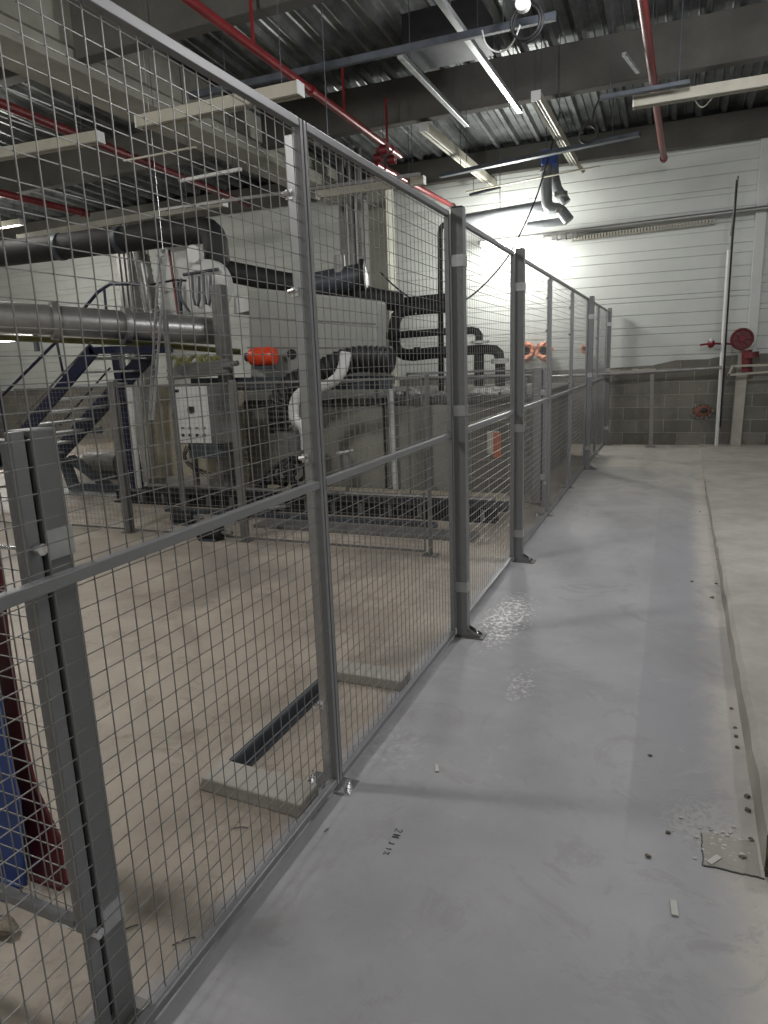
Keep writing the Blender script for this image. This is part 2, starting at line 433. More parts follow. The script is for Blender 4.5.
# ================================================================== THE FENCE
FH = 2.2
def mesh_wires(mb, p0, p1, z0, z1, first=.05, pitch=.049, r=.00105, off=(0, 0, 0)):
    """square welded wire mesh between two vertical edges"""
    p0, p1 = Vector(p0), Vector(p1); L = (p1-p0).length; d = (p1-p0)/L; nrm = Vector((-d.y, d.x, 0))
    t = first
    while t < L-.01:
        q = p0+d*t; mb.bar(q+Vector((0, 0, z0)), q+Vector((0, 0, z1)), 2*r, 2*r, (0, 1, 0)); t += pitch
    z = z0+pitch*.6
    while z < z1-.005:
        mb.bar(p0+nrm*2*r+Vector((0, 0, z)), p1+nrm*2*r+Vector((0, 0, z)), 2*r, 2*r); z += pitch
FB = .02
def fence_panel(p0, p1, label, z1=FH, mid=1.115, group='tall mesh fence panels', name='mesh_fence_panel', wr=.00105, fw=.024, fm='frame', FB=.02):
    p0, p1 = Vector(p0), Vector(p1); c = (p0+p1)/2; d = (p1-p0).normalized()
    t = thing(name, label, 'fence panel', c, group)
    fv = fw*.7; a, b = p0+d*fv/2, p1-d*fv/2; Z = lambda z: Vector((0, 0, z))
    mb = MB()
    mb.bar(a+Z(FB), a+Z(z1), fw, fv, d); mb.bar(b+Z(FB), b+Z(z1), fw, fv, d)
    mb.bar(a+d*fw/2+Z(FB+fw/2), b-d*fw/2+Z(FB+fw/2), fw, fw); mb.bar(a+d*fw/2+Z(z1-fw/2), b-d*fw/2+Z(z1-fw/2), fw, fw)
    obj('panel_frame', mb, fm, t, bevel=.002)
    if mid:
        mb = MB().bar(a+d*fw/2+Z(mid)+Vector((0, 0, 0)), b-d*fw/2+Z(mid), fw, fw*1.05); obj('mid_rail', mb, 'frame', t, bevel=.002)
    mb = MB(); nrm = Vector((-d.y, d.x, 0))
    o = -nrm*0+nrm*(fw*.28)
    mesh_wires(mb, a+o, b+o, FB+.01, z1-.01, first=.045, r=wr)
    obj('wire_mesh', mb, 'wire', t)
    return t
PY = [.44, 1.95, 3.43, 4.92, 6.47, 7.95, 9.37, 10.75, 12.02]
wide = {2: 1, 3: 1, 6: 1, 8: 1}     # junctions with a wide post on the corridor side
names = ['nearest tall grey mesh fence panel, in front of the short double post',
         'tall grey mesh fence panel between the slim joint and the nearest wide post',
         'tall grey mesh fence panel between the two nearest wide posts',
         'tall mesh panel just beyond the second wide post, before the short grey post',
         'tall mesh panel between the two slim joints beyond the second wide post',
         'tall grey mesh fence panel ending at the third wide post near the far end',
         'tall narrow-looking mesh fence panel right behind the third wide post',
         'farthest tall mesh fence panel, ending at the block wall']
for i in range(8):
    y0 = PY[i]+(.036 if i in wide else .003); y1 = PY[i+1]-(.036 if (i+1) in wide else .003)
    fence_panel((-.016, y0, 0), (-.016, y1, 0), names[i])

def clamp(parent, c, wdt=.066, dep=.066, h=.05, side=-1, bolt=True):
    cx, cy, cz = c; mb = MB()
    mb.box((cx-wdt/2, cy-dep/2-.003, cz-h/2), (cx+wdt/2, cy-dep/2, cz+h/2))
    mb.box((cx+wdt/2, cy-dep/2-.003, cz-h/2), (cx+wdt/2+.003, cy+dep/2, cz+h/2))
    mb.box((cx-wdt/2-.03, cy-dep/2-.003, cz-h/2+.008), (cx-wdt/2, cy-dep/2+.002, cz+h/2-.008))
    o = obj('clamp', mb, 'zinc', parent)
    mb = MB().tube([(cx-wdt/2-.018, cy-dep/2-.016, cz), (cx-wdt/2-.018, cy-dep/2, cz)], .009, 6)
    obj('bolt', mb, 'bolt', o)
def wide_post(y, label, zs=(1.97, 1.24, .29)):
    t = thing('fence_post', label, 'fence post', (.028, y, 0), 'wide fence posts')
    mb = MB().box((0.0, y-.03, .008), (.06, y+.03, FH+.012)); obj('post_tube', mb, 'post', t, bevel=.003)
    mb = MB().box((.003, y-.026, FH+.012), (.057, y+.026, FH+.02)); obj('post_cap', mb, 'black', t)
    mb = MB().box((-.01, y-.04, 0), (.15, y+.04, .008))
    mb.prism([(.061, y-.028, .008), (.13, y-.028, .008), (.13, y-.028, .016), (.061, y-.028, .055)], (0, .006, 0))
    mb.prism([(.061, y+.022, .008), (.13, y+.022, .008), (.13, y+.022, .016), (.061, y+.022, .055)], (0, .006, 0))
    f = obj('foot_plate', mb, 'steel', t)
    mb = MB().tube([(.105, y, .008), (.105, y, .024)], .011, 6); mb.tube([(.105, y, .024), (.105, y, .04)], .005, 6); obj('bolt', mb, 'bolt', f)
    for z in zs: clamp(t, (.03, y, z), .06, .06, .055)
wide_post(PY[2], 'nearest wide grey fence post, its foot bolted to the painted floor beside the white splashes')
wide_post(PY[3], 'second wide grey fence post from the viewer, on the corridor side', (1.97, 1.00, .22))
wide_post(PY[6], 'third wide dark grey fence post, well down the corridor')
wide_post(PY[8], 'last wide grey fence post, against the block wall')

def slim_post(y, label, w_=.036):
    t = thing('slim_fence_post', label, 'fence post', (-.07, y, 0), 'slim posts behind panel joints')
    mb = MB().box((-.030-w_, y-.008, .006), (-.030, y+.022, FH-.035)); obj('post_tube', mb, 'zinc', t, bevel=.003)
    mb = MB().box((-.13, y-.04, 0), (.05, y+.05, .006)); f = obj('foot_plate', mb, 'bolt', t)
    for x in (-.115, .034):
        mb = MB().tube([(x, y, .006), (x, y, .022)], .010, 6); mb.tube([(x, y, .022), (x, y, .04)], .005, 6); obj('bolt', mb, 'bolt', f)
    for z in (2.0, 1.72, 1.2, .32):
        mb = MB().tube([(-.040-w_, y-.020, z), (-.014-w_, y-.022, z+.004)], .007, 6); mb.box((-.034-w_, y-.013, z-.014), (-.01-w_, y-.008, z+.014)); obj('clamp', mb, 'bolt', t)
slim_post(PY[1], 'slim galvanised post with bright bolts at the nearest panel joint')
slim_post(PY[4], 'slim post at the panel joint over the short grey post', .014)
slim_post(PY[5], 'slim post at the second panel joint before the third wide post', .014)
slim_post(PY[7], 'slim post at the panel joint between the last two wide posts', .014)

# low fences behind, running away to the left of the tall one
def short_post(x, y, label, h=1.395):
    """gate stile, slot and post in line with the tall fence, just behind its mesh"""
    t = thing('short_fence_post', label, 'fence post', (x, y, 0), 'short double posts behind the fence')
    obj('gate_stile', MB().box((x-.017, y-.064, .03), (x, y-.034, h)), 'frame', t, bevel=.002)
    obj('slot_shade', MB().box((x-.030, y-.033, .05), (x-.012, y-.021, h-.01)), 'black', t)  # black strip stands in for the dark gap between stile and post
    obj('post_tube', MB().box((x-.06, y-.022, .008), (x, y+.04, h)), 'post', t, bevel=.003)
    obj('foot_plate', MB().box((x-.1, y-.045, 0), (x+.02, y+.065, .008)), 'steel', t)
    for z in (1.17, .30):
        c = obj('clamp', MB().box((x, y-.024, z-.03), (x+.004, y+.042, z+.03)), 'zinc', t)
        mb = MB().tube([(x+.002, y-.045, z), (x+.018, y-.045, z)], .012, 8); mb.tube([(x-.10, y-.055, z), (x+.004, y-.05, z)], .004, 6)
        obj('bolt', mb, 'bolt', c)
    return t
short_post(-.075, .95, 'short grey double post with a black slot behind the nearest mesh panel')
t = thing('short_fence_post', 'short grey double post behind the mesh beyond the second wide post', 'fence post', (-.15, 6.95, 0), 'short double posts behind the fence')
obj('gate_stile', MB().box((-.245, 6.92, .03), (-.165, 6.98, 1.39)), 'post', t, bevel=.003)
obj('slot_shade', MB().box((-.164, 6.93, .05), (-.152, 6.97, 1.37)), 'black', t)  # dark gap between the two uprights, filled with black
obj('post_tube', MB().box((-.150, 6.92, .008), (-.075, 6.98, 1.39)), 'frame', t, bevel=.003)
obj('foot_plate', MB().box((-.17, 6.88, 0), (-.04, 7.02, .008)), 'steel', t)
for z in (1.15, .30):
    c = obj('clamp', MB().box((-.168, 6.915, z-.03), (-.12, 6.92, z+.03)), 'zinc', t); obj('bolt', MB().tube([(-.14, 6.90, z), (-.14, 6.915, z)], .01, 8), 'bolt', c)
LFH = 1.38
fence_panel((-.95, .93, 0), (-.10, .905, 0), 'low mesh panel at the left edge, in front of the dark red column foot', LFH, None, 'low mesh fence panels', 'low_mesh_panel', .0011, FB=.295)
lows = [(-3.66, -2.42, 'low mesh panel in front of the white control panel'), (-2.36, -.70, 'low mesh panel behind the slim joint of the tall fence'),
        (-4.96, -3.74, 'low mesh panel in front of the navy stairs')]
for a, b, l in lows: fence_panel((a, 4.9, 0), (b, 4.9, 0), l, LFH, None, 'low mesh fence panels', 'low_mesh_panel', .0009, .018, 'steel')
fence_panel((-1.6, 6.96, 0), (-.25, 6.96, 0), 'low mesh panel before the block tank, left of the far short post', LFH, None, 'low mesh fence panels', 'low_mesh_panel', .0009, .018, 'steel')
def rail_post(x, y, h, wd, label):
    t = thing('low_fence_post', label, 'fence post', (x, y, 0), 'posts of the low cross fence')
    obj('post_tube', MB().box((x-wd/2, y-wd/2, .006), (x+wd/2, y+wd/2, h)), 'steel', t, bevel=.003)
    obj('foot_plate', MB().box((x-.06, y-.05, 0), (x+.06, y+.05, .006)), 'steel', t)
rail_post(-3.70, 4.9, 1.42, .07, 'wide grey post of the low fence in front of the navy column')
rail_post(-2.39, 4.9, 1.40, .045, 'slim grey post of the low fence right of the white control panel')
rail_post(-.66, 4.9, 1.40, .03, 'thin post of the cross fence left of the nearest wide post')
rail_post(-3.40, 5.35, 1.96, .04, 'tall slim grey post beside the perforated cable tray')

# ================================================================== CEILING SERVICES
def run(name, label, cat, a, b, w_, h_, m, group=None, hang=True, caps=None):
    a, b = Vector(a), Vector(b)
    if not hang: return tag(obj(name, MB().bar(a, b, w_, h_), m, None, bevel=.003), label, cat, group)
    t = thing(name, label, cat, (a+b)/2, group)
    obj('body', MB().bar(a, b, w_, h_), m, t, bevel=.003)
    for f in (.12, .88):
        p = a.lerp(b, f)
        obj('hanger_rod', MB().tube([p+Vector((0, 0, h_/2)), Vector((p.x, p.y, dz(p.y)+.06))], .005, 6), 'dark', t)
    return t
def luminaire(label, a, b, lit=False, w_=.11, h_=.10, m='cream'):
    a, b = Vector(a), Vector(b); d = (b-a).normalized()
    t = thing('tube_luminaire', label, 'luminaire', (a+b)/2, 'trough luminaires')
    s = d.cross(Vector((0, 0, 1)))
    mb = MB(); pr = [(-w_/2, -h_/2), (-w_*.25, -h_/2+.01), (-w_*.22, -h_/2+.035), (w_*.22, -h_/2+.035), (w_*.25, -h_/2+.01), (w_/2, -h_/2), (w_/2, h_/2), (-w_/2, h_/2)]
    mb.prism([a+s*x+Vector((0, 0, z)) for x, z in pr], b-a); obj('housing', mb, m, t)
    for q, nm in ((a, 1), (b, -1)):
        obj('end_cap', MB().bar(q-d*.012*nm, q, w_+.006, h_+.006), 'white', t)
    obj('tube', MB().tube([a+Vector((0, 0, -h_/2+.02)), b+Vector((0, 0, -h_/2+.02))], .013, 8), 'tube' if lit else 'white', t, smooth=True)
    for f in (.1, .9):
        p = a.lerp(b, f); obj('hanger_rod', MB().tube([p+Vector((0, 0, h_/2)), Vector((p.x, p.y, dz(p.y)+.06))], .004, 6), 'dark', t)
    return t
luminaire('long cream trough luminaire above the nearest slim joint, under the concrete girder', Zp(140, 123, 3.75), Zp(300, 89, 3.75))
luminaire('cream trough luminaire at the left edge with a pale tube', Zp(-60, 165, 3.85), Zp(100, 137, 3.85))
luminaire('cream trough luminaire crossing behind the tall fence panel left of the nearest wide post', Zp(318, 195, 4.0), Zp(424, 180, 4.0))
luminaire('long cream trough luminaire at the upper right, crossing behind the red pipe', Zp(634, 103, 4.02), Zp(800, 76, 4.02))
for k, ((x, y, z), e, c) in enumerate(HALL):  # the fill lights get added fittings as well
    dx, dy = (.6, 0)
    luminaire(('lit tube luminaire behind the viewer on the machine side', 'lit tube luminaire cut by the upper left edge of the picture', 'lit tube luminaire added as fill far out on the left side of the hall',
               'lit tube luminaire added as fill over the raised slab on the right', 'lit tube luminaire added as fill behind the viewer over the corridor', 'lit tube luminaire added as fill in the far left corner of the hall', 'lit tube luminaire above the machine side level with the nearest panel', 'lit tube luminaire added as fill above the corridor just over the top of the picture')[k],
              (x-dx, y, z+.30), (x+dx, y, z+.30), True)
luminaire('dim trough luminaire deep behind the girder over the black pipe', Zp(20, 238, 3.95), Zp(225, 203, 3.95), m='girder')
luminaire('cream luminaire box hanging from the deck left of the grey waste pipes, running away', Zp(424, 127, 4.36), Zp(500, 190, 4.36), w_=.12)
luminaire('pale luminaire box beside the grey waste pipes at the ceiling, running away', Zp(536, 96, 4.3), Zp(574, 162, 4.3), w_=.10)
run('strut_rail', 'long dark blue-grey strut rail across the ceiling below the deck ribs', 'strut rail', Zp(190, 96, 4.2), Zp(556, 16, 4.2), .05, .06, 'dark')
run('cable_tray', 'dark cable tray rail ending in the black cable coil near the waste pipes', 'cable tray', Zp(440, 176, 4.15), Zp(640, 134, 4.15), .10, .05, 'dark')
run('cable_tray', 'short dark rail meeting the cream luminaire at the upper right', 'cable tray', Zp(600, 98, 4.05), Zp(690, 82, 4.05), .06, .04, 'dark')
run('strut_rail', 'thin grey strut crossing behind the slim joint above the grey machinery', 'strut rail', Zp(160, 210, 3.75), Zp(420, 174, 3.75), .035, .04, 'steel')
run('galvanised_channel', 'bright galvanised channel under the middle of the deck, left of its twin', 'metal channel', Zp(400, 55, 4.33), Zp(467, 125, 4.33), .06, .05, 'galv', 'galvanised channels')
run('galvanised_channel', 'brightest galvanised channel, right of its twin, ending before the beam', 'metal channel', Zp(436, -6, 4.33), Zp(520, 111, 4.33), .06, .05, 'galv', 'galvanised channels')
run('batten', 'short white batten hanging below the girder, brighter one of two', 'batten', Zp(180, 181, 4.1), Zp(241, 169, 4.1), .05, .04, 'white', 'short battens')
run('batten', 'thin pale batten above and left of the bright short one', 'batten', Zp(124, 161, 4.1), Zp(196, 147, 4.1), .03, .02, 'cream', 'short battens')
run('batten', 'short dark bar under the beam over the nearest wide post', 'batten', Zp(470, 195, 4.2), Zp(500, 187, 4.2), .05, .04, 'dark', 'short battens')
for i, (a, b, z, l) in enumerate((((466, 192), (600, 166), 4.12, 'thin pale conduit along the foot of the farthest beam'), ((256, 62), (256, 62), 0, ''))):
    if l: tag(obj('conduit', MB().tube([Zp(*a, z), Zp(*b, z)], .012, 8), 'cream', smooth=True), l, 'conduit')
# black air unit above the middle of the deck
mb = MB(); p = Zp(412, 42, 4.7); q = Zp(486, 24, 4.7)
t = thing('roof_vent_box', 'black vent box under the deck between the two bright channels', 'vent box', (p+q)/2)
obj('casing', MB().bar(p, q, .55, .3), 'black', t, bevel=.01)
obj('flange', MB().bar(p+Vector((0, 0, -.16)), q+Vector((0, 0, -.16)), .6, .02), 'dark', t)

def pipe(name, label, cat, pts, r, m, smooth=1, group=None, couplings=(), cm=None, seg=14, parent=None):
    pts = [Vector(p) for p in pts]
    if not couplings:
        o = obj(name, MB().tube(pts, r, seg, smooth), m, parent, smooth=True)
        return tag(o, label, cat, group) if parent is None else o
    t = thing(name, label, cat, base_of(pts), group)
    obj('pipe_run', MB().tube(pts, r, seg, smooth), m, t, smooth=True)
    for (i, f) in couplings:
        a, b = pts[i], pts[i+1]; c = a.lerp(b, f); d = (b-a).normalized()
        obj('coupling', MB().tube([c-d*.035, c+d*.035], r*1.3, seg), cm or m, t, smooth=True)
    return t
# sprinkler pipes
RX = -2.35; RZ = 4.12
a0 = Zp(178, -8, RZ); a1 = Zp(400, 156, RZ)
t = pipe('sprinkler_pipe', 'long bright red sprinkler pipe running under the deck above the fence', 'pipe', [a0, a1], .038, 'redpipe', 0, 'red sprinkler pipes', [(0, .45), (0, .93)])
t = pipe('sprinkler_pipe', 'second red sprinkler pipe continuing towards the top of the nearest wide post', 'pipe', [Zp(376, 164, 4.0), Zp(456, 208, 4.0)], .038, 'redpipe', 0, 'red sprinkler pipes', [(0, .08), (0, .95)])
t = pipe('sprinkler_pipe', 'red pipe at the upper right running straight away under the beams', 'pipe', [Zp(640, -14, 4.22), Zp(664, 160, 4.22)], .042, 'redpipe', 0, 'red sprinkler pipes', [(0, .98)])
for f, l in ((.22, 'short red drop pipe on the long sprinkler pipe, the one nearer the viewer'), (.62, 'short red drop pipe on the long sprinkler pipe, halfway to the beam'), (.9, 'dark red drop pipe in front of the middle beam')):
    p = a0.lerp(a1, f); tag(obj('pipe_drop', MB().tube([p+Vector((0, 0, .02)), p+Vector((0, 0, .55))], .016, 8), 'redpipe', smooth=True), l, 'pipe', 'sprinkler drops')
pipe('sprinkler_pipe', 'dark red pipe far behind the girder on the left', 'pipe', [Zp(-20, 95, 4.25), Zp(250, 205, 4.25)], .05, 'red', 0, 'red sprinkler pipes', [(0, .5)])
pipe('sprinkler_pipe', 'dark red pipe at the left edge above the black pipe', 'pipe', [Zp(-20, 188, 4.2), Zp(88, 214, 4.2)], .055, 'red', 0, 'red sprinkler pipes', [(0, .95)])
t = thing('valve_cluster', 'dark red valve joint where the two sprinkler pipes meet', 'valve', Zp(386, 162, 4.06))
for i, (x, y) in enumerate(((384, 150), (392, 160), (378, 158))):
    p = Zp(x, y, 4.06); obj('valve_body', MB().tube([p-Vector((.05, 0, .0)), p+Vector((.05, 0, .0))], .055, 12).tube([p, p+Vector((0, 0, .12))], .025, 8), 'red', t, smooth=True)
# hanging rods seen in front of the beams
for i, (x, y, z) in enumerate(((324, 60, 3.5), (560, 60, 4.2), (408, 130, 3.9), (466, 100, 4.0))):
    p = Zp(x, y, z+.6); tag(obj('hanger_rod', MB().tube([Vector((p.x, p.y, z-.1)), Vector((p.x, p.y, dz(p.y)+.06))], .005, 6), 'dark'), ('thin dark hanger rod before the long red sprinkler pipe', 'thin dark hanger rod before the middle beam, right of the large cable coil', 'thin dark hanger rod left of the cream luminaire box', 'thin dark hanger rod before the beam between the two channels')[i], 'rod', 'loose hanger rods')

# cable coils
def coil(label, c, R, r, ax):
    mb = MB()
    for k in range(3): mb.ring(Vector(c)+Vector((random.uniform(-.01, .01), random.uniform(-.02, .02), random.uniform(-.01, .01))), Vector(ax)+Vector((random.uniform(-.1, .1), 0, random.uniform(-.1, .1))), R*(1-.05*k), r, 28, 8)
    return tag(obj('cable_coil', mb, 'black', smooth=True), label, 'cable coil', 'coiled black cables')
c1 = Zp(527, 22, 4.12); coil('large black cable coil hanging at the end of the long strut rail', c1, .13, .011, (.1, 1, .1))
c2 = Yp(588, 134, 9.0); coil('smaller black cable coil hanging near the grey waste pipes', c2, .10, .013, (.1, 1, .1))
tag(obj('cable', MB().tube([Zp(482, 30, 4.15), Zp(486, 47, 4.05), Zp(500, 54, 4.0), Zp(513, 45, 4.0), Zp(520, 25, 4.1)], .007, 8, 2), 'white', smooth=True), 'white looped cable under the long strut rail', 'cable')
tag(obj('cable', MB().tube([Yp(600, 98, 9), Yp(593, 112, 9), Yp(592, 128, 9), Yp(594, 127, 9)], .012, 8, 2), 'black', smooth=True), 'black cable dropping from the tray to the smaller coil', 'cable')
tag(obj('cable', MB().tube([Zp(694, 99, 3.98), Zp(702, 110, 3.93), Zp(714, 96, 3.98)], .006, 8, 2), 'cream', smooth=True), 'thin cable loop under the upper right luminaire', 'cable')
tag(obj('junction_box', MB().tube([Zp(523, 4, 4.12)+Vector((0, -.03, 0)), Zp(523, 4, 4.12)+Vector((0, .03, 0))], .055, 16), 'white', smooth=True), 'round white junction box above the large cable coil', 'junction box')
tag(obj('cable', MB().tube([Yp(560, 112, 10.5), Yp(553, 142, 10.5), Yp(544, 173, 10.5), Yp(535, 202, 10.5), Yp(516, 243, 10), Yp(505, 262, 9.5), Yp(478, 292, 9), Yp(450, 310, 8.8), Yp(425, 308, 8.8), Yp(398, 290, 8.8), Yp(380, 272, 8.8)], .011, 8, 2), 'black', smooth=True), 'long black cable sagging from the ceiling across the bright far wall', 'cable')

# grey waste pipes hanging by the far beam
PYY = 11.3
t = thing('waste_pipe', 'grey waste pipes with bends hanging below the ceiling before the far wall', 'pipe', Yp(555, 220, PYY))
obj('pipe_run', MB().tube([Yp(547, 150, PYY), Yp(546, 200, PYY), Yp(549, 208, PYY), Yp(560, 209, PYY), Yp(569, 221, PYY)], .085, 14, 1), 'pvc', t, smooth=True)
obj('pipe_run', MB().tube([Yp(553, 150, PYY+.2), Yp(554, 184, PYY+.2), Yp(566, 203, PYY+.2)], .08, 14, 1), 'pvc', t, smooth=True)
obj('pipe_run', MB().tube([Yp(450, 222, 11.6), Yp(544, 206, 11.6)], .085, 14, 0), 'pvc', t, smooth=True)
obj('pipe_run', MB().tube([Yp(528, 226, 11.5), Yp(566, 221, PYY+.1)], .06, 14, 0), 'pvc', t, smooth=True)
for x, y, Y in ((546, 168, PYY), (554, 168, PYY+.2), (500, 214, 11.6)):
    p = Yp(x, y, Y); obj('hanger_rod', MB().tube([p, Vector((p.x, p.y, dz(p.y)))], .006, 6), 'dark', t)
for x, y in ((546, 170), (560, 211), (561, 194)):
    p = Yp(x, y, PYY); obj('pipe_socket', MB().tube([p-Vector((0, 0, .03)), p+Vector((0, 0, .03))], .097, 14), 'steel', t, smooth=True)
tag(obj('blue_box', MB().box(Yp(541, 165, PYY-.1), Yp(556, 148, PYY-.1)+Vector((0, .2, 0))), 'blue', bevel=.01), 'small blue box at the head of the grey waste pipes', 'box')
tag(obj('angle_bracket', MB().bar(Yp(566, 150, PYY), Yp(584, 172, PYY), .05, .05), 'cream'), 'pale slanted bracket right of the waste pipes', 'bracket')
tag(obj('angle_bracket', MB().bar(Zp(624, 54, 4.4), Zp(638, 72, 4.4), .04, .03), 'galv'), 'small pale bracket on the beam left of the upper right red pipe', 'bracket')

# ================================================================== FAR WALL FITTINGS
Wf = WY-.05
pipe('wall_pipe', 'long thin pale pipe high across the far wall', 'pipe', [Yp(478, 243, Wf-.08), Yp(790, 205, Wf-.08)], .035, 'silver', 0)
mb = MB()
n = 46; A = Yp(572, 239, Wf-.02); B = Yp(716, 221, Wf-.02)
for i in range(n):
    p = A.lerp(B, i/n); q = A.lerp(B, (i+.55)/n); mb.bar(p, q, .05, .07)
mb.bar(A+Vector((0, .03, .03)), B+Vector((0, .03, .03)), .05, .012); mb.bar(A+Vector((0, .03, -.03)), B+Vector((0, .03, -.03)), .05, .012)
tag(obj('cable_tray', mb, 'cream'), 'pale slotted cable tray just below the thin wall pipe', 'cable tray')
# lit lamp on the far wall
a, b = Yp(482, 246, 11.75), Yp(541, 240, 11.75)
t = thing('wall_lamp', 'brightly lit tube lamp on the far wall above the second wide post', 'lamp', (a+b)/2)
obj('housing', MB().bar(a+Vector((-.03, .04, .05)), b+Vector((.03, .04, .05)), .09, .05), 'white', t, bevel=.004)
obj('tube', MB().tube([a, b], .045, 12), 'tube', t, smooth=True)
c = (a+b)/2; bulb('wall_lamp_light', c+Vector((0, -.32, -.06)), 125, (1, .99, .93), .2)
p = Yp(548, 242, 11.8); t = thing('pipe_clamps', 'row of small pipe clamps right of the lit wall lamp', 'clamps', p)
for i, x in enumerate((552, 561, 572)):
    q = Yp(x, 237-i, 11.8); obj('wall_bracket', MB().bar(q+Vector((.04, 0, 0)), q+Vector((.04, .36, 0)), .02, .02), 'steel', t); obj('clamp', MB().tube([q, q+Vector((.08, 0, 0))], .045, 8), 'steel', t, smooth=True)

def rings(label, c, R, grp):
    t = thing('pipe_stub', label, 'pipe end', c, grp); c = Vector(c)
    mb = MB().ring(c+Vector((0, -.06, 0)), (0, 1, 0), R*.70, R*.27, 26, 10)
    for v in mb.v: v += (v-c).normalized()*random.uniform(-.10, .16)*R
    obj('insulation_ring', mb, 'copper', t)
    obj('pipe_bore', MB().tube([c+Vector((0, .05, 0)), c+Vector((0, -.07, 0))], R*.46, 16), 'black', t, smooth=True)
    obj('insulation_tail', MB().sphere(c+Vector((0, -.03, -R*.95)), R*.4, (1.1, .6, .5), 10, .15), 'copper', t)
rings('left one of two pink-orange insulated pipe stubs on the far wall', Yp(527, 351, 12.08), .15, 'insulated pipe stubs')
rings('right one of two pink-orange insulated pipe stubs on the far wall', Yp(544.5, 351, 12.08), .15, 'insulated pipe stubs')
rings('tiny orange pipe stub on the far wall behind the third wide post', Yp(585, 349, 12.1), .07, 'insulated pipe stubs')
# hand rail on the far wall
t = thing('wall_rail', 'pale pipe rail with one leg running along the block wall', 'rail', Yp(649, 446, 11.75)*1)
obj('top_pipe', MB().tube([Yp(500, 379, 11.85), Yp(612, 374, 11.75), Yp(722, 367.5, 11.75)], .027, 10), 'silver', t, smooth=True)
g = Yp(649, 446, 11.75); g.z = 0
lg = obj('leg', MB().bar(g+Vector((.03, 0, .005)), Yp(652, 374, 11.75), .055, .03), 'silver', t)
obj('leg_foot', MB().box(g-Vector((.05, .04, 0)), g+Vector((.09, .04, .02))), 'silver', lg)
t = thing('open_bracket', 'pale open angle frame on the block wall below the red wheel', 'bracket', Yp(745, 372, 11.8))
obj('upper_arm', MB().bar(Yp(733, 366, 11.75), Yp(800, 364, 11.75), .03, .03), 'cream', t)
obj('lower_arm', MB().bar(Yp(728, 375, 11.75), Yp(800, 369.5, 11.75), .03, .03), 'cream', t)
obj('end_bar', MB().bar(Yp(733, 365, 11.75), Yp(728, 376, 11.75), .03, .03), 'cream', t)
g = Yp(716, 448, 11.9); g.z = .01
t = thing('wall_downpipe', 'tall slim two-tone pole standing before the far wall, black above and white below', 'pole', g)
obj('lower_pole', MB().tube([g, Yp(729, 250, 11.9)], .028, 10), 'white', t, smooth=True)
obj('black_strip', MB().tube([g+Vector((.034, .0, .3)), Yp(731.5, 250, 11.9), Yp(737, 180, 11.9)], .016, 8), 'black', t, smooth=True)
obj('upper_pole', MB().tube([Yp(731, 236, 11.9), Yp(738, 176, 11.9)], .014, 8), 'steel', t, smooth=True)
g = Yp(735, 447, 11.95); g.z = 0
tag(obj('concrete_riser', MB().bar(g, Yp(744, 350, 11.98), .15, .10, (0, 1, 0)), 'slab', bevel=.01), 'narrow pale concrete riser against the block wall below the red wheel', 'riser')
# red wheel and its pipework
c = Yp(742, 339, 11.8)
t = thing('red_valve_wheel', 'dark red round valve wheel on the far wall at the right', 'valve', c)
obj('rim', MB().ring(c, (0, 1, .05), .145, .018, 28, 8), 'red', t, smooth=True)
obj('disc', MB().tube([c+Vector((0, .0, 0)), c+Vector((0, .05, 0))], .145, 24), 'red', t, smooth=True)
obj('hub', MB().tube([c+Vector((0, -.05, 0)), c+Vector((0, .1, 0))], .04, 14), 'redpipe', t, smooth=True)
for k in range(4):
    a = k*math.pi/4; d = Vector((math.cos(a), 0, math.sin(a)))*.14; obj('spoke', MB().bar(c-d+Vector((0, -.02, 0)), c+d+Vector((0, -.02, 0)), .018, .018), 'red', t)
obj('stem_pipe', MB().tube([Yp(747, 350, 11.88), Yp(747, 372, 11.88)], .07, 12), 'red', t, smooth=True)
obj('flange', MB().tube([Yp(751, 352, 11.86), Yp(751, 358, 11.86)], .11, 12), 'red', t, smooth=True)
c = Yp(711, 343.5, 11.9)
t = thing('red_alarm_valve', 'small bright red valve on the wall left of the pole, with a thin red line', 'valve', c)
obj('valve_body', MB().sphere(c, .07, (.8, .8, 1), 12), 'redpipe', t, smooth=True)
obj('cap', MB().sphere(c+Vector((0, -.04, .05)), .03, (1, 1, 1), 10), 'white', t, smooth=True)
obj('thin_line', MB().tube([Yp(700, 345, 11.95), c, Yp(734, 344, 11.95)], .015, 8), 'redpipe', t, smooth=True)
c = Yp(702, 411, WY-.02)
t = thing('pipe_hole', 'broken round hole in the block wall with rusty edges', 'hole', c)
mb = MB()
for k in range(16):
    a = 2*math.pi*k/16; mb.sphere(c+Vector((math.cos(a)*.16*random.uniform(.85, 1.1), -.01, math.sin(a)*.11*random.uniform(.85, 1.15))), random.uniform(.018, .034), (1, .5, 1), 8, .35)
obj('broken_rim', mb, 'blocks', t); obj('rusty_lining', MB().sphere(c+Vector((0, .0, 0)), .14, (1, .25, .72), 16, .1), 'copper2', t)
obj('dark_bore', MB().sphere(c+Vector((.02, -.02, .01)), .06, (1.1, .4, .8), 12, .1), 'black', t)
t = MB()
for k in range(9): t.box((-.05+k*.09, WY-.012, 1.17+random.uniform(-.02, .02)), (.04+k*.09, WY+.01, 1.23+random.uniform(-.01, .02)))
tag(obj('mortar_ledge', t, 'cream'), 'pale broken mortar ledge near the top of the block wall by the last post', 'ledge')

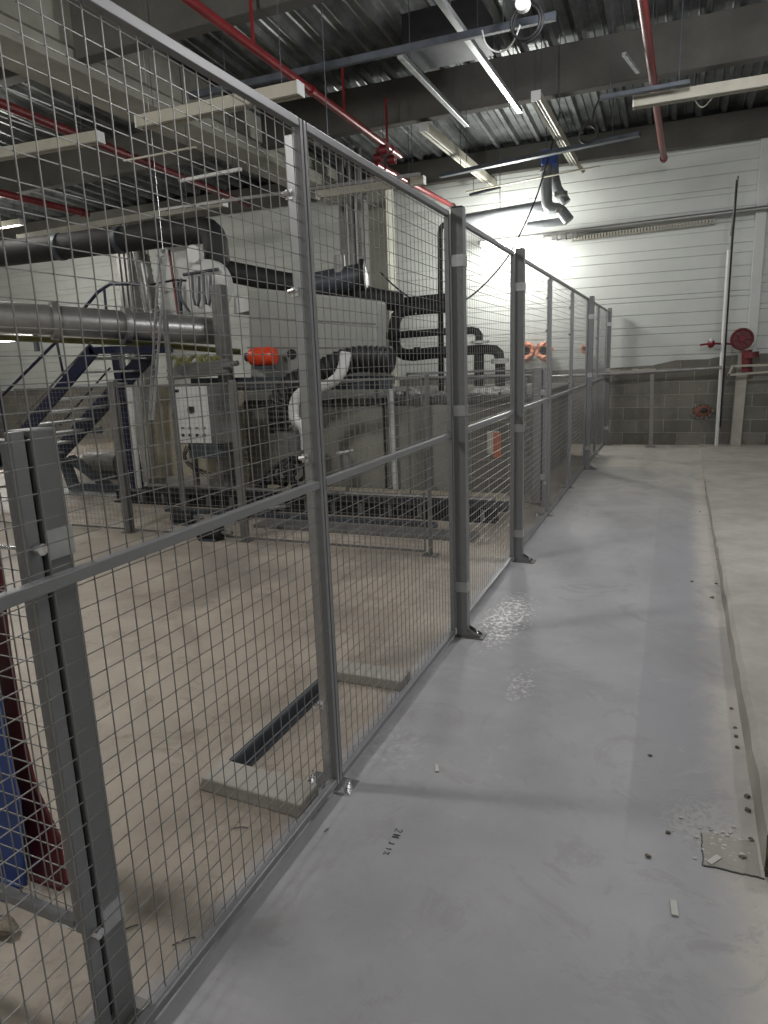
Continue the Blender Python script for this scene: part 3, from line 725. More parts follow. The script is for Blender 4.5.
# concrete column of the hall in front of the far wall, left of the bright part
p = Yp(386, 300, 11.2)
mb = MB().box((p.x-.18, 11.0, 0), (p.x+.14, 11.35, 4.45)); struct('column_concrete', mb, 'girder', bevel=.01)
mb = MB()
for k in range(3): mb.tube([(p.x-.62+k*.16, 10.95, 0), (p.x-.62+k*.16, 10.95, dz(10.95))], .06, 10)
p0 = Yp(128, 280, 11)
mb2 = MB().box((p0.x-.42, 11.2, 0), (p0.x-.05, 11.6, 4.45))
for k in range(3): mb2.box((p0.x-.36+k*.12, 11.17, 0), (p0.x-.33+k*.12, 11.2, 4.4))
struct('column_steel', mb2, 'steel')
tag(obj('riser_pipes', mb, 'steel', smooth=True), 'three dark vertical riser pipes left of the concrete column by the bright wall', 'pipes')

# ================================================================== BLOCK TANK AND MACHINERY
TY = 7.3; TZ = 1.13
t = thing('block_tank', 'long concrete block tank behind the fence with pipes standing on its top', 'tank', (-2.6, 8.9, 0))
mb = MB()
mb.box((-5.1, TY, 0), (-.40, TY+.2, TZ-.1)); mb.box((-.60, TY+.2, 0), (-.40, 10.8, TZ-.1)); mb.box((-5.1, TY+.2, 0), (-4.9, 10.8, TZ-.1)); mb.box((-4.9, 10.6, 0), (-.6, 10.8, TZ-.1))
obj('block_wall', mb, 'blocks', t, bevel=.008)
obj('top_slab', MB().box((-5.15, TY-.04, TZ-.1), (-.36, 10.84, TZ-.03)), 'concrete', t, bevel=.01)
mb = MB().box((-3.9, TY-.05, .03), (-2.02, TY-.005, TZ-.12)); mb.box((-1.98, TY-.03, .03), (-1.1, TY-.005, TZ-.12))
obj('render_panel', mb, 'girder', t, bevel=.004)
x0 = Yp(393, 440, TY-.1)
tag(obj('white_downpipe', MB().tube([Vector((x0.x+.01, TY-.1, .02)), Yp(390, 386, TY-.1)], .035, 12), 'white', smooth=True), 'white vertical pipe standing against the tank left of the nearest wide post', 'pipe')
g = Yp(427, 440, TY-.08)
t = thing('steel_strut', 'dull steel strut with a foot plate against the tank front', 'strut', (g.x, TY-.1, .02))
obj('upright', MB().box((g.x-.05, TY-.12, .02), (g.x+.03, TY-.06, TZ-.02)), 'steel', t); obj('foot_gusset', MB().prism([(g.x+.03, TY-.1, .02), (g.x+.16, TY-.1, .02), (g.x+.03, TY-.1, .16)], (0, .02, 0)), 'steel', t)
a, b = Yp(487, 431, TY-.015), Yp(501, 458, TY-.015)
t = thing('paper_notice', 'small pale notice with an orange strip fixed to the block tank', 'notice', (a.x, TY-.02, b.z))
obj('sheet', MB().box((a.x, TY-.012, b.z+.05), (b.x-.02, TY-.006, a.z)), 'paper', t)
obj('orange_strip', MB().box((a.x+.07, TY-.018, b.z), (b.x, TY-.012, a.z-.02)), 'orange', t)
# rubble and brackets on top of the tank
for i, (x, y, w_, l) in enumerate(((488, 381, .16, 'pale rubble heap on the tank top left of the second wide post'), (503, 384, .13, 'small pale rubble heap on the tank top beside the second wide post'), (405, 374, .22, 'pale lump of mortar on the tank top under the black pipes'))):
    p = Yp(x, y, 7.75); p.z = TZ-.03; mb = MB()
    for k in range(9): mb.sphere(p+Vector((random.uniform(-w_, w_), random.uniform(-.1, .1), random.uniform(.02, .06))), random.uniform(.03, .07), (1.2, 1, .7), 8, .3)
    tag(obj('rubble', mb, 'chalk', None), l, 'rubble', 'rubble on the tank', )
# black insulated manifold
MY = 8.4
def ins(label, px, r, y=MY, sm=1):
    return pipe('insulated_pipe', label, 'pipe', [Yp(a, b, y) for a, b in px], r, 'insul', sm, 'black insulated pipes', [(0, .2)] if len(px) > 2 else ())
ins('top black insulated pipe running to the nearest wide post', [(372, 303), (400, 302), (462, 296)], .055, MY+.3, 0)
ins('black insulated pipe bent in a U beside the nearest wide post', [(462, 306), (412, 309), (398, 312), (393, 330), (396, 350), (408, 356), (430, 353), (462, 351)], .075)
ins('middle black insulated pipe with an elbow right of the nearest wide post', [(386, 336), (425, 333), (470, 330), (479, 332), (479, 344)], .045, MY-.15)
ins('lower black insulated pipe turning down beside the second wide post', [(405, 354), (470, 350), (494, 349), (500, 354), (500, 386)], .06, MY-.1)
ins('short vertical black pipe entering the tank top', [(479, 350), (479, 386)], .065, MY-.05, 0)
c = Yp(500, 361, MY-.1); tag(obj('pipe_collar', MB().tube([c-Vector((0, 0, .03)), c+Vector((0, 0, .03))], .11, 16), 'chalk', smooth=True), 'pale collar on the lower black pipe near the second wide post', 'collar', 'pipe collars')
c = Yp(480, 342, MY-.15); tag(obj('pipe_collar', MB().tube([c-Vector((0, 0, .015)), c+Vector((0, 0, .015))], .11, 16), 'chalk', smooth=True), 'pale collar under the elbow of the middle black pipe', 'collar', 'pipe collars')
pipe('thin_riser', 'thin black riser pipe with a bend at its head left of the nearest wide post', 'pipe', [Yp(449, 224, 8.8), Yp(441, 226, 8.8), Yp(440, 235, 8.8), Vector((Yp(441, 376, 8.8).x, 8.8, TZ-.03))], .035, 'insul', 1)
t = thing('tank_rail', 'thin horizontal pipe rail on short stubs over the tank top ledge', 'rail', Yp(450, 380, 7.6))
ra, rb = Yp(368, 379, 7.6), Yp(535, 376, 7.6)
obj('rail_pipe', MB().tube([ra, rb], .02, 8), 'steel', t, smooth=True)
for f in (.05, .5, .95):
    p = ra.lerp(rb, f); obj('stub', MB().bar(Vector((p.x, p.y, TZ-.03)), p, .03, .03, (0, 1, 0)), 'steel', t)

# big black pipe
t = thing('large_black_pipe', 'large black pipe from the left edge, dropping in an elbow to the grey tank', 'pipe', Yp(200, 240, 7))
obj('pipe_run', MB().tube([Yp(-70, 262, 6.2), Yp(0, 254, 6.4), Yp(185, 232, 7.2), Yp(214, 229, 7.2), Yp(217, 262, 7.2), Yp(221, 272, 7.2)], .15, 18, 2), 'insul', t, smooth=True)
obj('pipe_run', MB().tube([Yp(212, 268, 7.2), Yp(300, 286, 7.6), Yp(400, 302, 8.5)], .125, 18, 1), 'insul', t, smooth=True)
for x, y, Y in ((60, 247, 6.65), (120, 240, 6.9)):
    p = Yp(x, y, Y); obj('pipe_band', MB().tube([p-Vector((.03, .003, 0)), p+Vector((.03, .003, 0))], .158, 18), 'dark', t, smooth=True)
for i, (x, y, l) in enumerate(((340, 272, 'bulky black valve body on the pipe over the grey tank'),)):
    p = Yp(x, y+6, 7.6); t = thing('black_valve', l, 'valve', p)
    obj('valve_body', MB().tube([p-Vector((.32, 0, .05)), p+Vector((.28, .1, .02))], .14, 14), 'dark', t, smooth=True)
    obj('end_flange', MB().tube([p+Vector((.22, .08, .02)), p+Vector((.28, .1, .02))], .18, 14), 'insul', t, smooth=True)
    obj('bonnet', MB().tube([p, p+Vector((0, 0, .25))], .07, 10), 'steel', t, smooth=True)
# silver duct and olive pipe
a, b = Yp(-60, 313, 4.7), Yp(226, 332, 7.1)
t = pipe('clad_duct', 'large aluminium-clad duct crossing from the left edge to the steel column', 'duct', [a, b], .155, 'silver', 0, None, [(0, .35), (0, .6)], 'silver', 22)
pipe('olive_pipe', 'thin olive green pipe just under the clad duct', 'pipe', [Yp(-40, 336, 5.2), Yp(135, 343, 6.6), Yp(240, 352, 7.6)], .035, 'olive', 0)
a, b = Yp(-90, 345, 8.6), Yp(34, 338, 8.6)
t = thing('hall_tube_lamp', 'lit tube lamp at the left edge beneath the clad duct', 'lamp', (a+b)/2)
obj('housing', MB().bar(a+Vector((0, .03, .06)), b+Vector((.03, .03, .06)), .08, .05), 'white', t)
obj('tube', MB().tube([a, b], .04, 10), 'tube', t, smooth=True)
obj('end_holder', MB().box(b-Vector((.0, .03, .22)), b+Vector((.07, .03, .12))), 'dark', t)
c = (a+b)/2; area('hall_tube_and_fill_light', c+Vector((0, -.1, -.05)), c+Vector((.5, -.5, -1.5)), 1.2, .08, 30, (1, .98, .93))

# grey plastic tank / box
GY = 6.95; poly = [(247, 287), (376, 300), (377, 366), (362, 381), (250, 379)]
t = thing('grey_duct_box', 'big pale grey box-shaped tank raised behind the slim joint', 'tank', Yp(318, 380, GY))
mb = MB(); mb.prism([Yp(x, y, GY) for x, y in poly], (0, .30, 0)); obj('shell', mb, 'greybox', t, bevel=.03)
mb = MB()
for f in (.33, .66):
    mb.bar(Yp(247, 287+92*f, GY-.004), Yp(376, 300+72*f, GY-.004), .008, .012)
obj('seams', mb, 'steel', t)
c = Yp(292, 354, GY-.01); obj('port', MB().tube([c, c+Vector((0, -.02, 0))], .055, 16), 'black', t, smooth=True)
obj('side_wing', MB().prism([Yp(x, y, GY+.05) for x, y in ((234, 298), (272, 291), (272, 306), (234, 314))], (0, .3, 0)), 'white', t)
mb = MB().bar(Yp(195, 382, GY-.1), Yp(392, 380, GY-.1), .16, .09); mb.bar(Yp(195, 389, GY-.14), Yp(392, 387, GY-.14), .04, .04)
tag(obj('steel_crossbeam', mb, 'dark'), 'dark steel crossbeam carrying the pale grey tank', 'beam')
c = Yp(263, 356.5, GY-.25)
t = thing('red_pressure_vessel', 'bright orange-red rounded pressure vessel on the front of the grey tank', 'pressure vessel', c)
obj('shell', MB().tube([c+Vector((-.17, 0, 0)), c+Vector((-.15, 0, 0)), c+Vector((-.10, 0, 0)), c+Vector((.10, 0, 0)), c+Vector((.15, 0, 0)), c+Vector((.17, 0, 0))], lambda s: .105*(1 if .3 < s < .7 else (.85 if .1 < s < .9 else .35)), 20), 'redbright', t, smooth=True)
obj('gauge', MB().tube([c+Vector((-.22, 0, 0)), c+Vector((-.17, 0, 0))], .05, 12), 'dark', t, smooth=True)
obj('cradle', MB().box(c+Vector((-.12, -.05, -.14)), c+Vector((.12, .05, -.10))), 'dark', t)

# column and pipes in the middle
g = Yp(235, 480, 6.75); g.z = 0
t = thing('steel_column', 'square dull steel column standing right of the white control panel', 'column', g)
obj('shaft', MB().box((g.x-.07, g.y-.07, .01), (g.x+.07, g.y+.07, 2.42)), 'steel', t, bevel=.006)
obj('base_plate', MB().box((g.x-.13, g.y-.13, 0), (g.x+.13, g.y+.13, .012)), 'steel', t)
# corrugated black hose
def hose(name, label, pts, R, m, n=60, amp=.13, cat='hose'):
    P = [Vector(p) for p in pts]
    for _ in range(3):
        q = [P[0]]
        for a, b in zip(P[:-1], P[1:]): q += [a*.75+b*.25, a*.25+b*.75]
        P = q+[P[-1]]
    L = [0]
    for a, b in zip(P[:-1], P[1:]): L.append(L[-1]+(b-a).length)
    out = []; j = 0
    for i in range(n+1):
        s = L[-1]*i/n
        while j < len(L)-2 and L[j+1] < s: j += 1
        f = (s-L[j])/max(1e-6, L[j+1]-L[j]); out.append(P[j].lerp(P[j+1], f))
    return tag(obj(name, MB().tube(out, lambda t_: R*(1+amp*(1 if int(round(t_*n)) % 2 else -1)), 14), m, smooth=True), label, cat)
hose('corrugated_hose', 'thick black corrugated hose curving down in front of the grey tank', [Yp(x, y, 6.6) for x, y in ((392, 360), (350, 358), (318, 374), (292, 384), (279, 400), (279, 418), (281, 432))], .13, 'black', 56, .08)
hose('flexible_duct', 'white flexible duct in an S-bend over the black corrugated hose', [Yp(x, y, 6.3) for x, y in ((306, 450), (305, 426), (293, 420), (294, 402), (301, 391), (320, 388), (335, 381), (343, 370), (346, 352))], .055, 'white', 60, .05, 'duct')
c = Yp(288, 452, 6.55); tag(obj('hose_pot', MB().tube([c, Yp(288, 431, 6.55)], .14, 16), 'steel', smooth=True), 'short grey cylinder under the black corrugated hose', 'container')
# dark heap of hoses
mb = MB()
for k in range(11):
    p = Yp(268+k*5.2, 474-abs(k-6)*-.0, 6.35); p.z = .20+.17*math.sin(k/10*math.pi)+random.uniform(-.05, .05)
    mb.ring(p, (random.uniform(-1, 1), random.uniform(-.6, .6), random.uniform(-.4, .4)), random.uniform(.12, .19), .022, 20, 6)
tag(obj('hose_heap', mb, 'black', smooth=True), 'tangled heap of black hoses lying on the machine bed', 'hoses')
c = Yp(346, 462, 6.4)
t = thing('small_valve', 'small pale valve with a lever in front of the tank', 'valve', c)
obj('valve_body', MB().tube([Vector((c.x, c.y, .02)), c-Vector((0, 0, .12))], .02, 8).tube([c-Vector((0, 0, .12)), c+Vector((0, 0, .1))], .05, 12), 'silver', t, smooth=True); obj('lever', MB().bar(c+Vector((-.08, -.04, .1)), c+Vector((.1, -.04, .13)), .03, .02), 'white', t)

# control panel
a, b = Yp(171, 387, 6.2), Yp(212, 444, 6.2)
t = thing('control_panel', 'white control panel with buttons and a black switch, behind the low fence', 'control panel', (a.x, 6.2, b.z))
obj('enclosure', MB().box((a.x, 6.2, b.z), (b.x+.16, 6.4, a.z)), 'steel', t, bevel=.006)
dr = obj('door', MB().box((a.x, 6.18, b.z+.01), (b.x, 6.2, a.z)), 'white', t, bevel=.004)
w_, h_ = b.x-a.x, a.z-b.z
c = Vector((a.x+w_*.55, 6.175, b.z+h_*.60)); obj('rotary_switch', MB().tube([c, c+Vector((0, -.03, 0))], .032, 12).box(c+Vector((-.04, -.005, -.03)), c+Vector((.04, .004, .035))), 'black', dr)
for k in range(4):
    c = Vector((a.x+w_*(.26+.2*k), 6.175, b.z+h_*.16)); obj('button', MB().tube([c, c+Vector((0, -.02, 0))], .016, 10), 'black', dr, smooth=True)
    c = Vector((a.x+w_*(.26+.2*k), 6.178, b.z+h_*.28)); obj('indicator', MB().box(c+Vector((-.02, -.006, -.01)), c+Vector((.02, 0, .012))), 'steel', dr)
obj('label_plate', MB().box((a.x+.03, 6.174, a.z-.06), (a.x+.12, 6.18, a.z-.03)), 'navy', dr)
obj('cable_gland_box', MB().box((a.x+.16, 6.2, b.z-.16), (b.x+.05, 6.36, b.z)), 'dark', t)
for k in range(3):
    p = Vector((a.x+.14+.04*k, 6.19, b.z-.02)); obj('cable', MB().tube([p, p+Vector((-.06-.03*k, -.02, -.12)), p+Vector((.02, -.02, -.24)), p+Vector((.2+.03*k, 0, -.32))], .007, 6, 2), 'black', t, smooth=True)
g = (a+b)/2
obj('stand', MB().box((a.x+.1, 6.3, .01), (a.x+.15, 6.36, b.z)).box((b.x-.05, 6.3, .01), (b.x, 6.36, b.z)), 'steel', t)
# pale cabinets and boards around the panel
tag(obj('pale_cabinet', MB().box(Yp(150, 480, 6.9)*1, Yp(226, 384, 6.9)+Vector((0, .35, 0))), 'wood', bevel=.01), 'pale beige cabinet wall behind the white control panel', 'cabinet')
mb = MB(); p = Yp(168, 376, 6.4); q = Yp(226, 371, 6.4)
for k in range(5):
    mb.tube([p+Vector((0, .05*k, .03*k-.02)), q+Vector((random.uniform(-.1, .1), .05*k, .03*k-.01))], .03, 8)
tag(obj('pipe_stack', mb, 'silver', smooth=True), 'stack of pale pipes lying on top of the beige cabinet', 'pipes')
mb = MB()
for k in range(9):
    mb.tube([Yp(168+k*6, 372, 6.6), Yp(172+k*6, 360-random.uniform(-4, 6), 6.6), Yp(180+k*6, 358+random.uniform(-5, 8), 6.6), Yp(186+k*5, 372, 6.6)], .022, 6, 1)
tag(obj('cable_tangle', mb, 'olive', smooth=True), 'olive and dark tangle of cables above the beige cabinet', 'cables')
# white pump head
c = Yp(207, 286, 7.0)
t = thing('white_pump_head', 'round white plate with pipes and valves above the clad duct', 'pump', c)
obj('round_plate', MB().tube([c+Vector((0, .1, 0)), c], .30, 28), 'white', t, smooth=True)
for k in range(2):
    obj('u_pipe', MB().tube([c+Vector((-.14+.16*k, -.08, .12)), c+Vector((-.14+.16*k, -.10, -.2)), c+Vector((-.06+.16*k, -.10, -.24)), c+Vector((-.04+.16*k, -.08, .1))], .016, 8, 1), 'dark', t, smooth=True)
obj('manifold', MB().tube([c+Vector((-.26, -.08, .14)), c+Vector((.24, -.08, .16))], .02, 8).tube([c+Vector((-.3, -.08, .1)), c+Vector((-.34, -.1, -.1)), c+Vector((-.2, -.1, -.3))], .016, 8, 1), 'dark', t, smooth=True)
obj('hub', MB().tube([c+Vector((-.10, 0, .36)), c+Vector((-.1, -.08, .36))], .1, 14), 'white', t, smooth=True)
tag(obj('light_panel', MB().box(Yp(163, 316, 7.5), Yp(206, 248, 7.5)+Vector((0, .08, 0))), 'white', bevel=.005), 'pale panel behind the white pump head', 'panel')
tag(obj('red_riser', MB().tube([Yp(169, 250, 7.35), Yp(178, 314, 7.35)], .016, 8), 'redpipe', smooth=True), 'thin red vertical pipe before the pale panel', 'pipe')
tag(obj('navy_riser', MB().tube([Yp(179, 282, 7.35), Yp(181, 314, 7.35)], .025, 8), 'navy', smooth=True), 'short navy pipe beside the thin red one', 'pipe')
tag(obj('thin_handrail_pipe', MB().tube([Yp(150, 285, 7.2), Yp(175, 280, 7.2), Yp(225, 283, 7.2)], .014, 8), 'black', smooth=True), 'thin black horizontal rail before the white pump head', 'rail')
hose('spiral_duct', 'silver spiral duct standing above the clad duct', [Yp(140, 248, 7.4), Yp(146, 280, 7.4), Yp(153, 318, 7.4)], .10, 'silver', 22, .05, 'duct')
# perforated cable tray, leaning
a, b = Yp(163, 250, 5.9), Yp(151, 420, 5.9)
mb = MB(); n = 26
for s in (-1, 1): mb.bar(a+Vector((.045*s, 0, 0)), b+Vector((.02*s, 0, 0)), .012, .03, (0, 1, 0))
for i in range(n):
    f = i/n; p = a.lerp(b, f); wd = .045-.025*f; mb.bar(p+Vector((-wd, 0, 0)), p+Vector((wd, 0, .015)), .014, .008)
mb.tube([a, Vector((a.x, a.y, dz(a.y)+.06))], .003, 6)
tag(obj('perforated_tray', mb, 'galv'), 'perforated galvanised cable tray hanging slanted past the clad duct', 'cable tray')
mb = MB()
for k in range(3): mb.box((-3.9+k*.16, 6.35, .12), (-3.78+k*.16, 6.40, 1.35))
a, b = Yp(128, 395, 6.35), Yp(152, 478, 6.35)
t = thing('tall_white_boards', 'tall narrow white boards standing right of the navy column', 'boards', (a.x, 6.35, b.z))
for k in range(3):
    p = Yp(128+9*k, 385, 6.35+.04*k); q = Yp(139+7*k, 488-6*k, 6.35+.04*k); obj('board', MB().bar(q, p, .08, .02, (0, 1, 0)), ('white', 'galv', 'silver')[k], t)

# machine bed on the floor
t = thing('machine_bed', 'long low black steel machine bed on the floor before the block tank', 'machine bed', (-2.6, 6.3, 0))
obj('front_beam', MB().box((-5.0, 6.10, .02), (-.42, 6.16, .14)).box((-5.0, 6.05, .13), (-.42, 6.2, .145)).box((-5.0, 6.05, .0), (-.42, 6.2, .02)), 'black', t)
for k in range(15): obj('stiffener', MB().box((-4.9+k*.31, 6.04, .02), (-4.87+k*.31, 6.10, .13)), 'steel', t)
obj('rear_beam', MB().box((-5.0, 6.55, .0), (-.42, 6.62, .10)), 'dark', t)
obj('deck_board', MB().box((-5.0, 6.63, .0), (-.42, 7.2, .06)), 'wood', t)
mb = MB().tube([(-4.6, 6.22, .19), (-.5, 6.22, .19)], .025, 8); mb.tube([(-4.6, 6.36, .16), (-.5, 6.36, .16)], .02, 8); obj('pipe_rail', mb, 'steel', t, smooth=True)
tag(obj('floor_duct_plate', MB().box((-2.6, 5.35, 0), (-.45, 5.6, .035)), 'steel', bevel=.004), 'flat steel duct plate lying on the floor behind the nearest wide post', 'plate')
mb = MB().box((-4.0, 5.75, 0), (-.9, 5.80, .05)); tag(obj('floor_rail', mb, 'dark'), 'thin dark rail on the floor before the machine bed', 'rail')
for i, (x, y, l) in enumerate(((185, 524, 'small black motor on the floor below the white control panel'), (212, 540, 'small black pump on the floor right of the motor'), (238, 520, 'small black gearbox on the floor by the steel column'))):
    p = Zp(x, y, 0); p.z = .07
    t = thing('floor_motor', l, 'motor', (p.x, p.y, 0), 'small motors on the floor')
    obj('motor_body', MB().tube([p-Vector((.13, 0, 0)), p+Vector((.10, .02, 0))], .065, 14), 'black', t, smooth=True)
    obj('shaft', MB().tube([p+Vector((.10, .02, 0)), p+Vector((.2, .03, 0))], .02, 8), 'steel', t, smooth=True)
    obj('foot', MB().box(p+Vector((-.1, -.06, -.07)), p+Vector((.08, .06, -.05))), 'dark', t)
pipe('floor_pipe', 'pale pipe lying across the floor before the machine bed', 'pipe', [Zp(200, 530, .05), Zp(232, 512, .05), Zp(300, 505, .05)], .025, 'silver', 1)
# wedge and low concrete blocks
tag(obj('concrete_plinth', MB().prism([Yp(150, 478, 6.7), Yp(240, 478, 6.7), Yp(240, 492, 6.7), Yp(144, 492, 6.7)], (0, .18, 0)), 'slab'), 'low sloping concrete plinth below the control panel', 'plinth')

# ================================================================== NAVY STAIRS
SY = 6.6
t = thing('navy_stairs', 'navy steel stairs with thin handrails at the left, behind the mesh', 'stairs', Yp(90, 480, SY))
SN = SY-.9
lo_f, hi_f = Vector((-6.45, SY, .45)), Vector((-4.67, SY, 1.74))      # far stringer
lo_b, hi_b = Vector((-6.45, SN, .45)), Vector((-4.67, SN, 1.74))      # near stringer
obj('stringer', MB().bar(lo_f, hi_f, .04, .20), 'navy', t, bevel=.003)
obj('stringer', MB().bar(lo_b, hi_b, .04, .13), 'navy', t, bevel=.003)
for k in range(9):
    f = (k+.4)/9; p, q = lo_f.lerp(hi_f, f), lo_b.lerp(hi_b, f); d = Vector((.10, 0, 0))
    obj('tread', MB().prism([p-d+Vector((0, 0, -.012)), p+d+Vector((0, 0, -.012)), p+d+Vector((0, 0, .012)), p-d+Vector((0, 0, .012))], q-p), 'galv', t)
Rl = Vector((0, 0, .75))
obj('handrail', MB().tube([Yp(-4, 402, SY), Yp(54, 344, SY), Yp(98, 292, SY), Yp(110, 284, SY), Yp(140, 284, SY)], .02, 10), 'navy', t, smooth=True)
obj('handrail', MB().tube([Yp(12, 428, SN), Yp(92, 342, SN)], .012, 8), 'steel', t, smooth=True)
obj('handrail', MB().tube([Yp(60, 425, SY), Yp(110, 368, SY)], .012, 8), 'black', t, smooth=True)
obj('handrail', MB().tube([Yp(64, 440, SY), Yp(112, 384, SY)], .012, 8), 'black', t, smooth=True)
for a, b in (((0, 400), (7, 440)), ((57, 343), (66, 388)), ((104, 288), (110, 345))):
    obj('baluster', MB().tube([Yp(*a, SY), Yp(*b, SY)], .016, 8), 'navy', t, smooth=True)
obj('landing', MB().box((-4.72, SN-.02, 1.70), (-4.38, SY+.02, 1.77)), 'navy', t)
g0 = Yp(138, 488, SY); g0.z = .0
obj('landing_post', MB().bar(Vector((g0.x+.0, SY, .0)), Vector((Yp(117, 350, SY).x, SY, Yp(117, 350, SY).z)), .11, .11, (0, 1, 0)), 'navy', t)
a = Yp(64, 458, SY); obj('lower_leg', MB().bar(Vector((a.x+.12, SY, 0)), a, .12, .10, (0, 1, 0)).bar(Vector((a.x+.75, SY, .05)), a+Vector((.12, 0, 0)), .09, .10, (0, 1, 0)), 'dark', t)
obj('toe_strut', MB().bar(Vector((a.x+.05, SY, .06)), Vector((a.x+1.0, SY, .06)), .09, .09), 'dark', t)
obj('foot_plate', MB().box((a.x-.15, SY-.3, 0), (a.x+1.1, SY+.5, .015)), 'galv', t)
# second machine end under the stairs
t = thing('pump_set', 'dark grey pump set standing on the floor below the stairs', 'pump', Yp(105, 480, SY+.5))
p = Yp(108, 463, SY+.9); obj('pump_body', MB().tube([p-Vector((.35, 0, 0)), p+Vector((.25, 0, 0))], .17, 16), 'steel', t, smooth=True)
obj('pump_foot', MB().box((p.x-.3, p.y-.1, 0), (p.x+.2, p.y+.1, p.z-.1)), 'dark', t)
p = Yp(90, 430, SY+.8); obj('top_bar', MB().tube([p-Vector((.1, 0, 0)), p+Vector((.2, 0, 0))], .05, 12), 'dark', t, smooth=True)
# left foreground navy struts at the edge
t = thing('navy_stand', 'navy and steel stand at the left edge beyond the short double post', 'stand', Yp(5, 520, 5.6))
obj('upright', MB().bar(Yp(-10, 520, 5.6), Yp(-6, 440, 5.6), .10, .10, (0, 1, 0)), 'navy', t)
for y in (450, 468, 486): obj('shelf_bar', MB().bar(Yp(-30, y+2, 5.6), Yp(14, y, 5.6), .03, .03), 'silver', t)

# ================================================================== RED COLUMN FOOT, BLUE POST
RY = 1.22
def rp(x, y): return Yp(x, y, RY)
poly = [(-22, 470), (-2, 560), (8, 650), (24, 745), (35, 790), (58, 838), (64, 884), (-40, 872)]
t = thing('red_column_foot', 'dark red steel column with a flared foot at the left edge', 'column', rp(10, 880))
pp = [rp(x, y) for x, y in poly]
zmin = min(p.z for p in pp)
for p in pp: p.z = max(p.z-zmin*0, .004)
obj('flared_plate', MB().prism(pp, (0, .012, 0)), 'red', t, bevel=.003)
obj('web_plate', MB().prism([p+Vector((-.24, .012, 0)) for p in pp[:5]]+[Vector((pp[4].x-.24, RY+.012, .013)), Vector((pp[0].x-.24, RY+.012, .013))], (0, .10, 0)), 'red', t)
obj('base_plate', MB().box((-1.25, RY-.01, 0), (pp[6].x-.01, RY+.06, .012)), 'red', t)
t = thing('blue_post', 'blue steel post in front of the dark red column at the left edge', 'post', rp(-5, 870)-Vector((0, .1, 0)))
q = [Yp(x, y, RY-.06) for x, y in ((-30, 600), (-4, 690), (4, 745), (18, 800), (24, 886), (-30, 872))]
for p in q: p.z = max(p.z, .004)
obj('post_plate', MB().prism(q, (0, .012, 0)), 'blue', t, bevel=.003)
obj('foot', MB().box((q[4].x-.35, RY-.10, 0), (q[4].x-.04, RY-.02, .010)), 'blue', t)
a = Zp(8, 925, 0); 
mb = MB()
for k in range(5): mb.sphere((-.62+random.uniform(-.07, .07), 1.03+random.uniform(-.04, .04), .018), random.uniform(.02, .035), (1.3, 1, .6), 8, .3)
tag(obj('debris_heap', mb, 'debris'), 'small heap of brown debris on the floor at the lower left edge', 'debris')

# ================================================================== SMALL THINGS ON THE FLOOR
def flake(label, px, py, L, W, ang, m='chalk', h=.006, cat='offcut', name='offcut', group=None):
    p = Zp(px, py, 0); d = Vector((math.cos(ang), math.sin(ang), 0))*L/2; p.z = h/2+.0005
    tag(obj(name, MB().bar(p-d, p+d, W, h), m, None, bevel=.001), label, cat, group)
flake('small pale offcut lying on the painted floor near the nearest slim joint', 437, 769, .045, .014, 1.9)
flake('pale offcut on the floor beside the broken floor patch', 714, 861, .05, .018, .95)
flake('pale upright-looking offcut on the floor in the lower right', 674, 909, .055, .018, 1.66)
for i, (x, y, an, l) in enumerate(((295, 815, .1, 'thin dark stick on the concrete beside the pit sill'), (240, 829, .4, 'thin dark twig on the concrete left of the pit sill stick'), (127, 930, .9, 'dark twig near the nearest panel bottom, lowest of the twigs'), (184, 942, .8, 'short dark twig between the lowest twig and the fence foot'), (326, 831, 1.3, 'tiny dark splinter on the painted floor by the fence foot'))):
    p = Zp(x, y, 0); r = .03 if i != 4 else .01; d = Vector((math.cos(an), math.sin(an), 0))*r
    tag(obj('twig', MB().tube([p-d+Vector((0, 0, .003)), p+Vector((.004, .006, .006)), p+d+Vector((0, 0, .003))], .0018, 6, 1), 'ink'), l, 'twig', 'twigs and splinters')
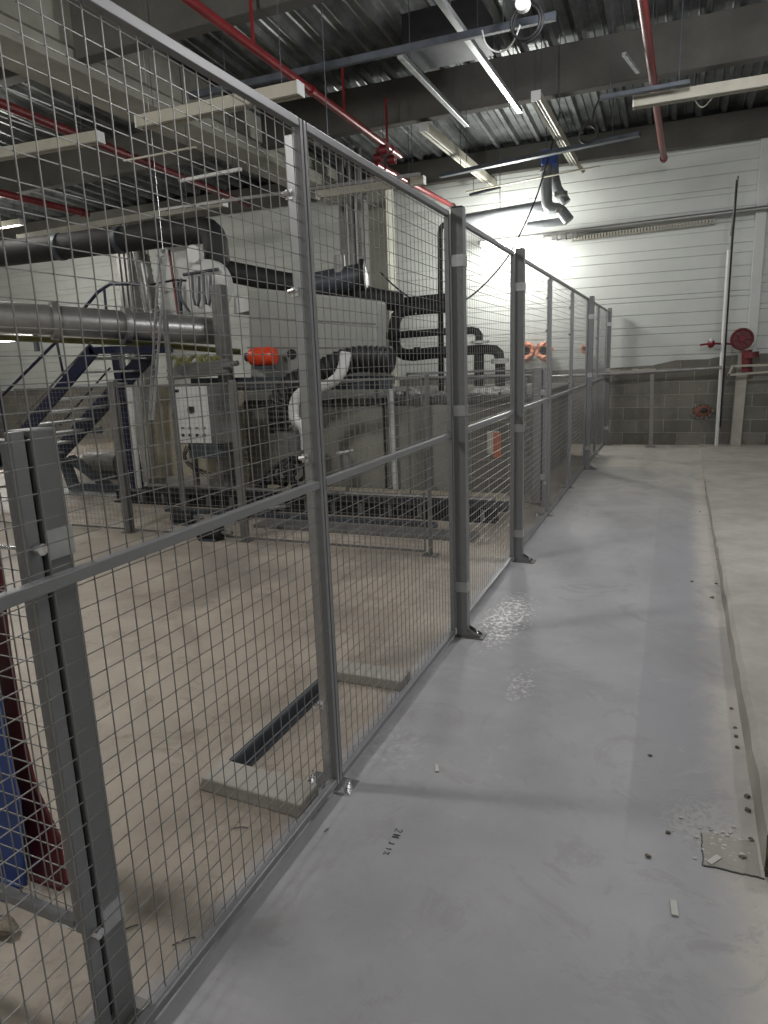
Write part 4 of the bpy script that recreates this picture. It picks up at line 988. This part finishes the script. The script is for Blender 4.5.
# crumbs along the kerb
crumbs = [(731, 709), (735, 728), (736, 737), (737, 748), (747, 797), (748, 811), (716, 584), (712, 598), (717, 560), (692, 582), (650, 756), (648, 857), (668, 833), (742, 858), (751, 840), (716, 532), (706, 490), (700, 512)]
rank = sorted(range(len(crumbs)), key=lambda k: -crumbs[k][1])
ordn = ['nearest', 'second nearest', 'third nearest', 'fourth nearest', 'fifth nearest', 'sixth nearest', 'seventh nearest', 'eighth nearest', 'ninth nearest',
        'ninth farthest', 'eighth farthest', 'seventh farthest', 'sixth farthest', 'fifth farthest', 'fourth farthest', 'third farthest', 'second farthest', 'farthest']
cw = {k: ordn[r]+' from the viewer of the crumbs' for r, k in enumerate(rank)}
for i, (x, y) in enumerate(crumbs):
    p = Zp(x, y, 0); r = random.uniform(.005, .010)
    tag(obj('crumb', MB().sphere(p+Vector((0, 0, r*.5)), r, (1.3, 1, .7), 8, .3), 'debris'), 'small brown concrete crumb near the kerb, %s' % cw[i], 'crumb', 'concrete crumbs along the kerb')
mb = MB()
for k in range(46):
    p = Vector((random.gauss(1.24, .045), random.gauss(2.10, .055), .002)); mb.sphere(p, random.uniform(.002, .007), (1.3, 1, .45), 6, .3)
tag(obj('plaster_crumbs', mb, 'chalk'), 'scatter of pale crumbled plaster on the broken floor patch', 'crumbs', None, 'stuff')
# handwritten marks on the painted floor
def strokes(mb, org, ux, uy, sc, segs):
    for s in segs:
        P = [org+ux*(a*sc)+uy*(b*sc)+Vector((0, 0, .0012)) for a, b in s]
        for p, q in zip(P[:-1], P[1:]): mb.bar(p, q, .0022, .0010)
G = {'2': [[(0, .8), (.3, 1), (.6, .8), (.5, .5), (0, 0), (.65, 0)]], 'M': [[(0, 0), (0, 1), (.3, .5), (.6, 1), (.6, 0)], [(.15, 0), (.15, .9)], [(.45, .9), (.45, 0)], [(0, .5), (.6, .5)]],
     '3': [[(0, .9), (.3, 1), (.5, .8), (.25, .5), (.5, .25), (.3, 0), (0, .1)]], '1': [[(.1, .75), (.3, 1), (.3, 0)]],
     '%': [[(0, 0), (.6, 1)], [(0, .9), (.15, 1), (.2, .8), (.05, .75), (0, .9)], [(.45, .2), (.6, .25), (.6, .05), (.45, 0), (.45, .2)]], '6': [[(.45, 1), (.1, .6), (0, .2), (.25, 0), (.5, .2), (.3, .5), (.05, .35)]]}
mb = MB(); s0 = Zp(398, 829, 0); s1 = Zp(383, 858, 0); ux = (s1-s0).normalized(); Lm = (s1-s0).length; uy = Vector((-ux.y, ux.x, 0))
if uy.dot(Vector((1, 0, 0))) < 0: pass
for ch, f in (('2', 0), ('M', .2), ('3', .47), ('1', .66), ('%', .80)):
    strokes(mb, s0+ux*(Lm*f)-uy*.006, ux, uy, .024 if ch in '2M' else .018, G[ch])
tag(obj('floor_marking', mb, 'ink'), 'small handwritten dark marks on the painted floor in the middle foreground', 'marking')
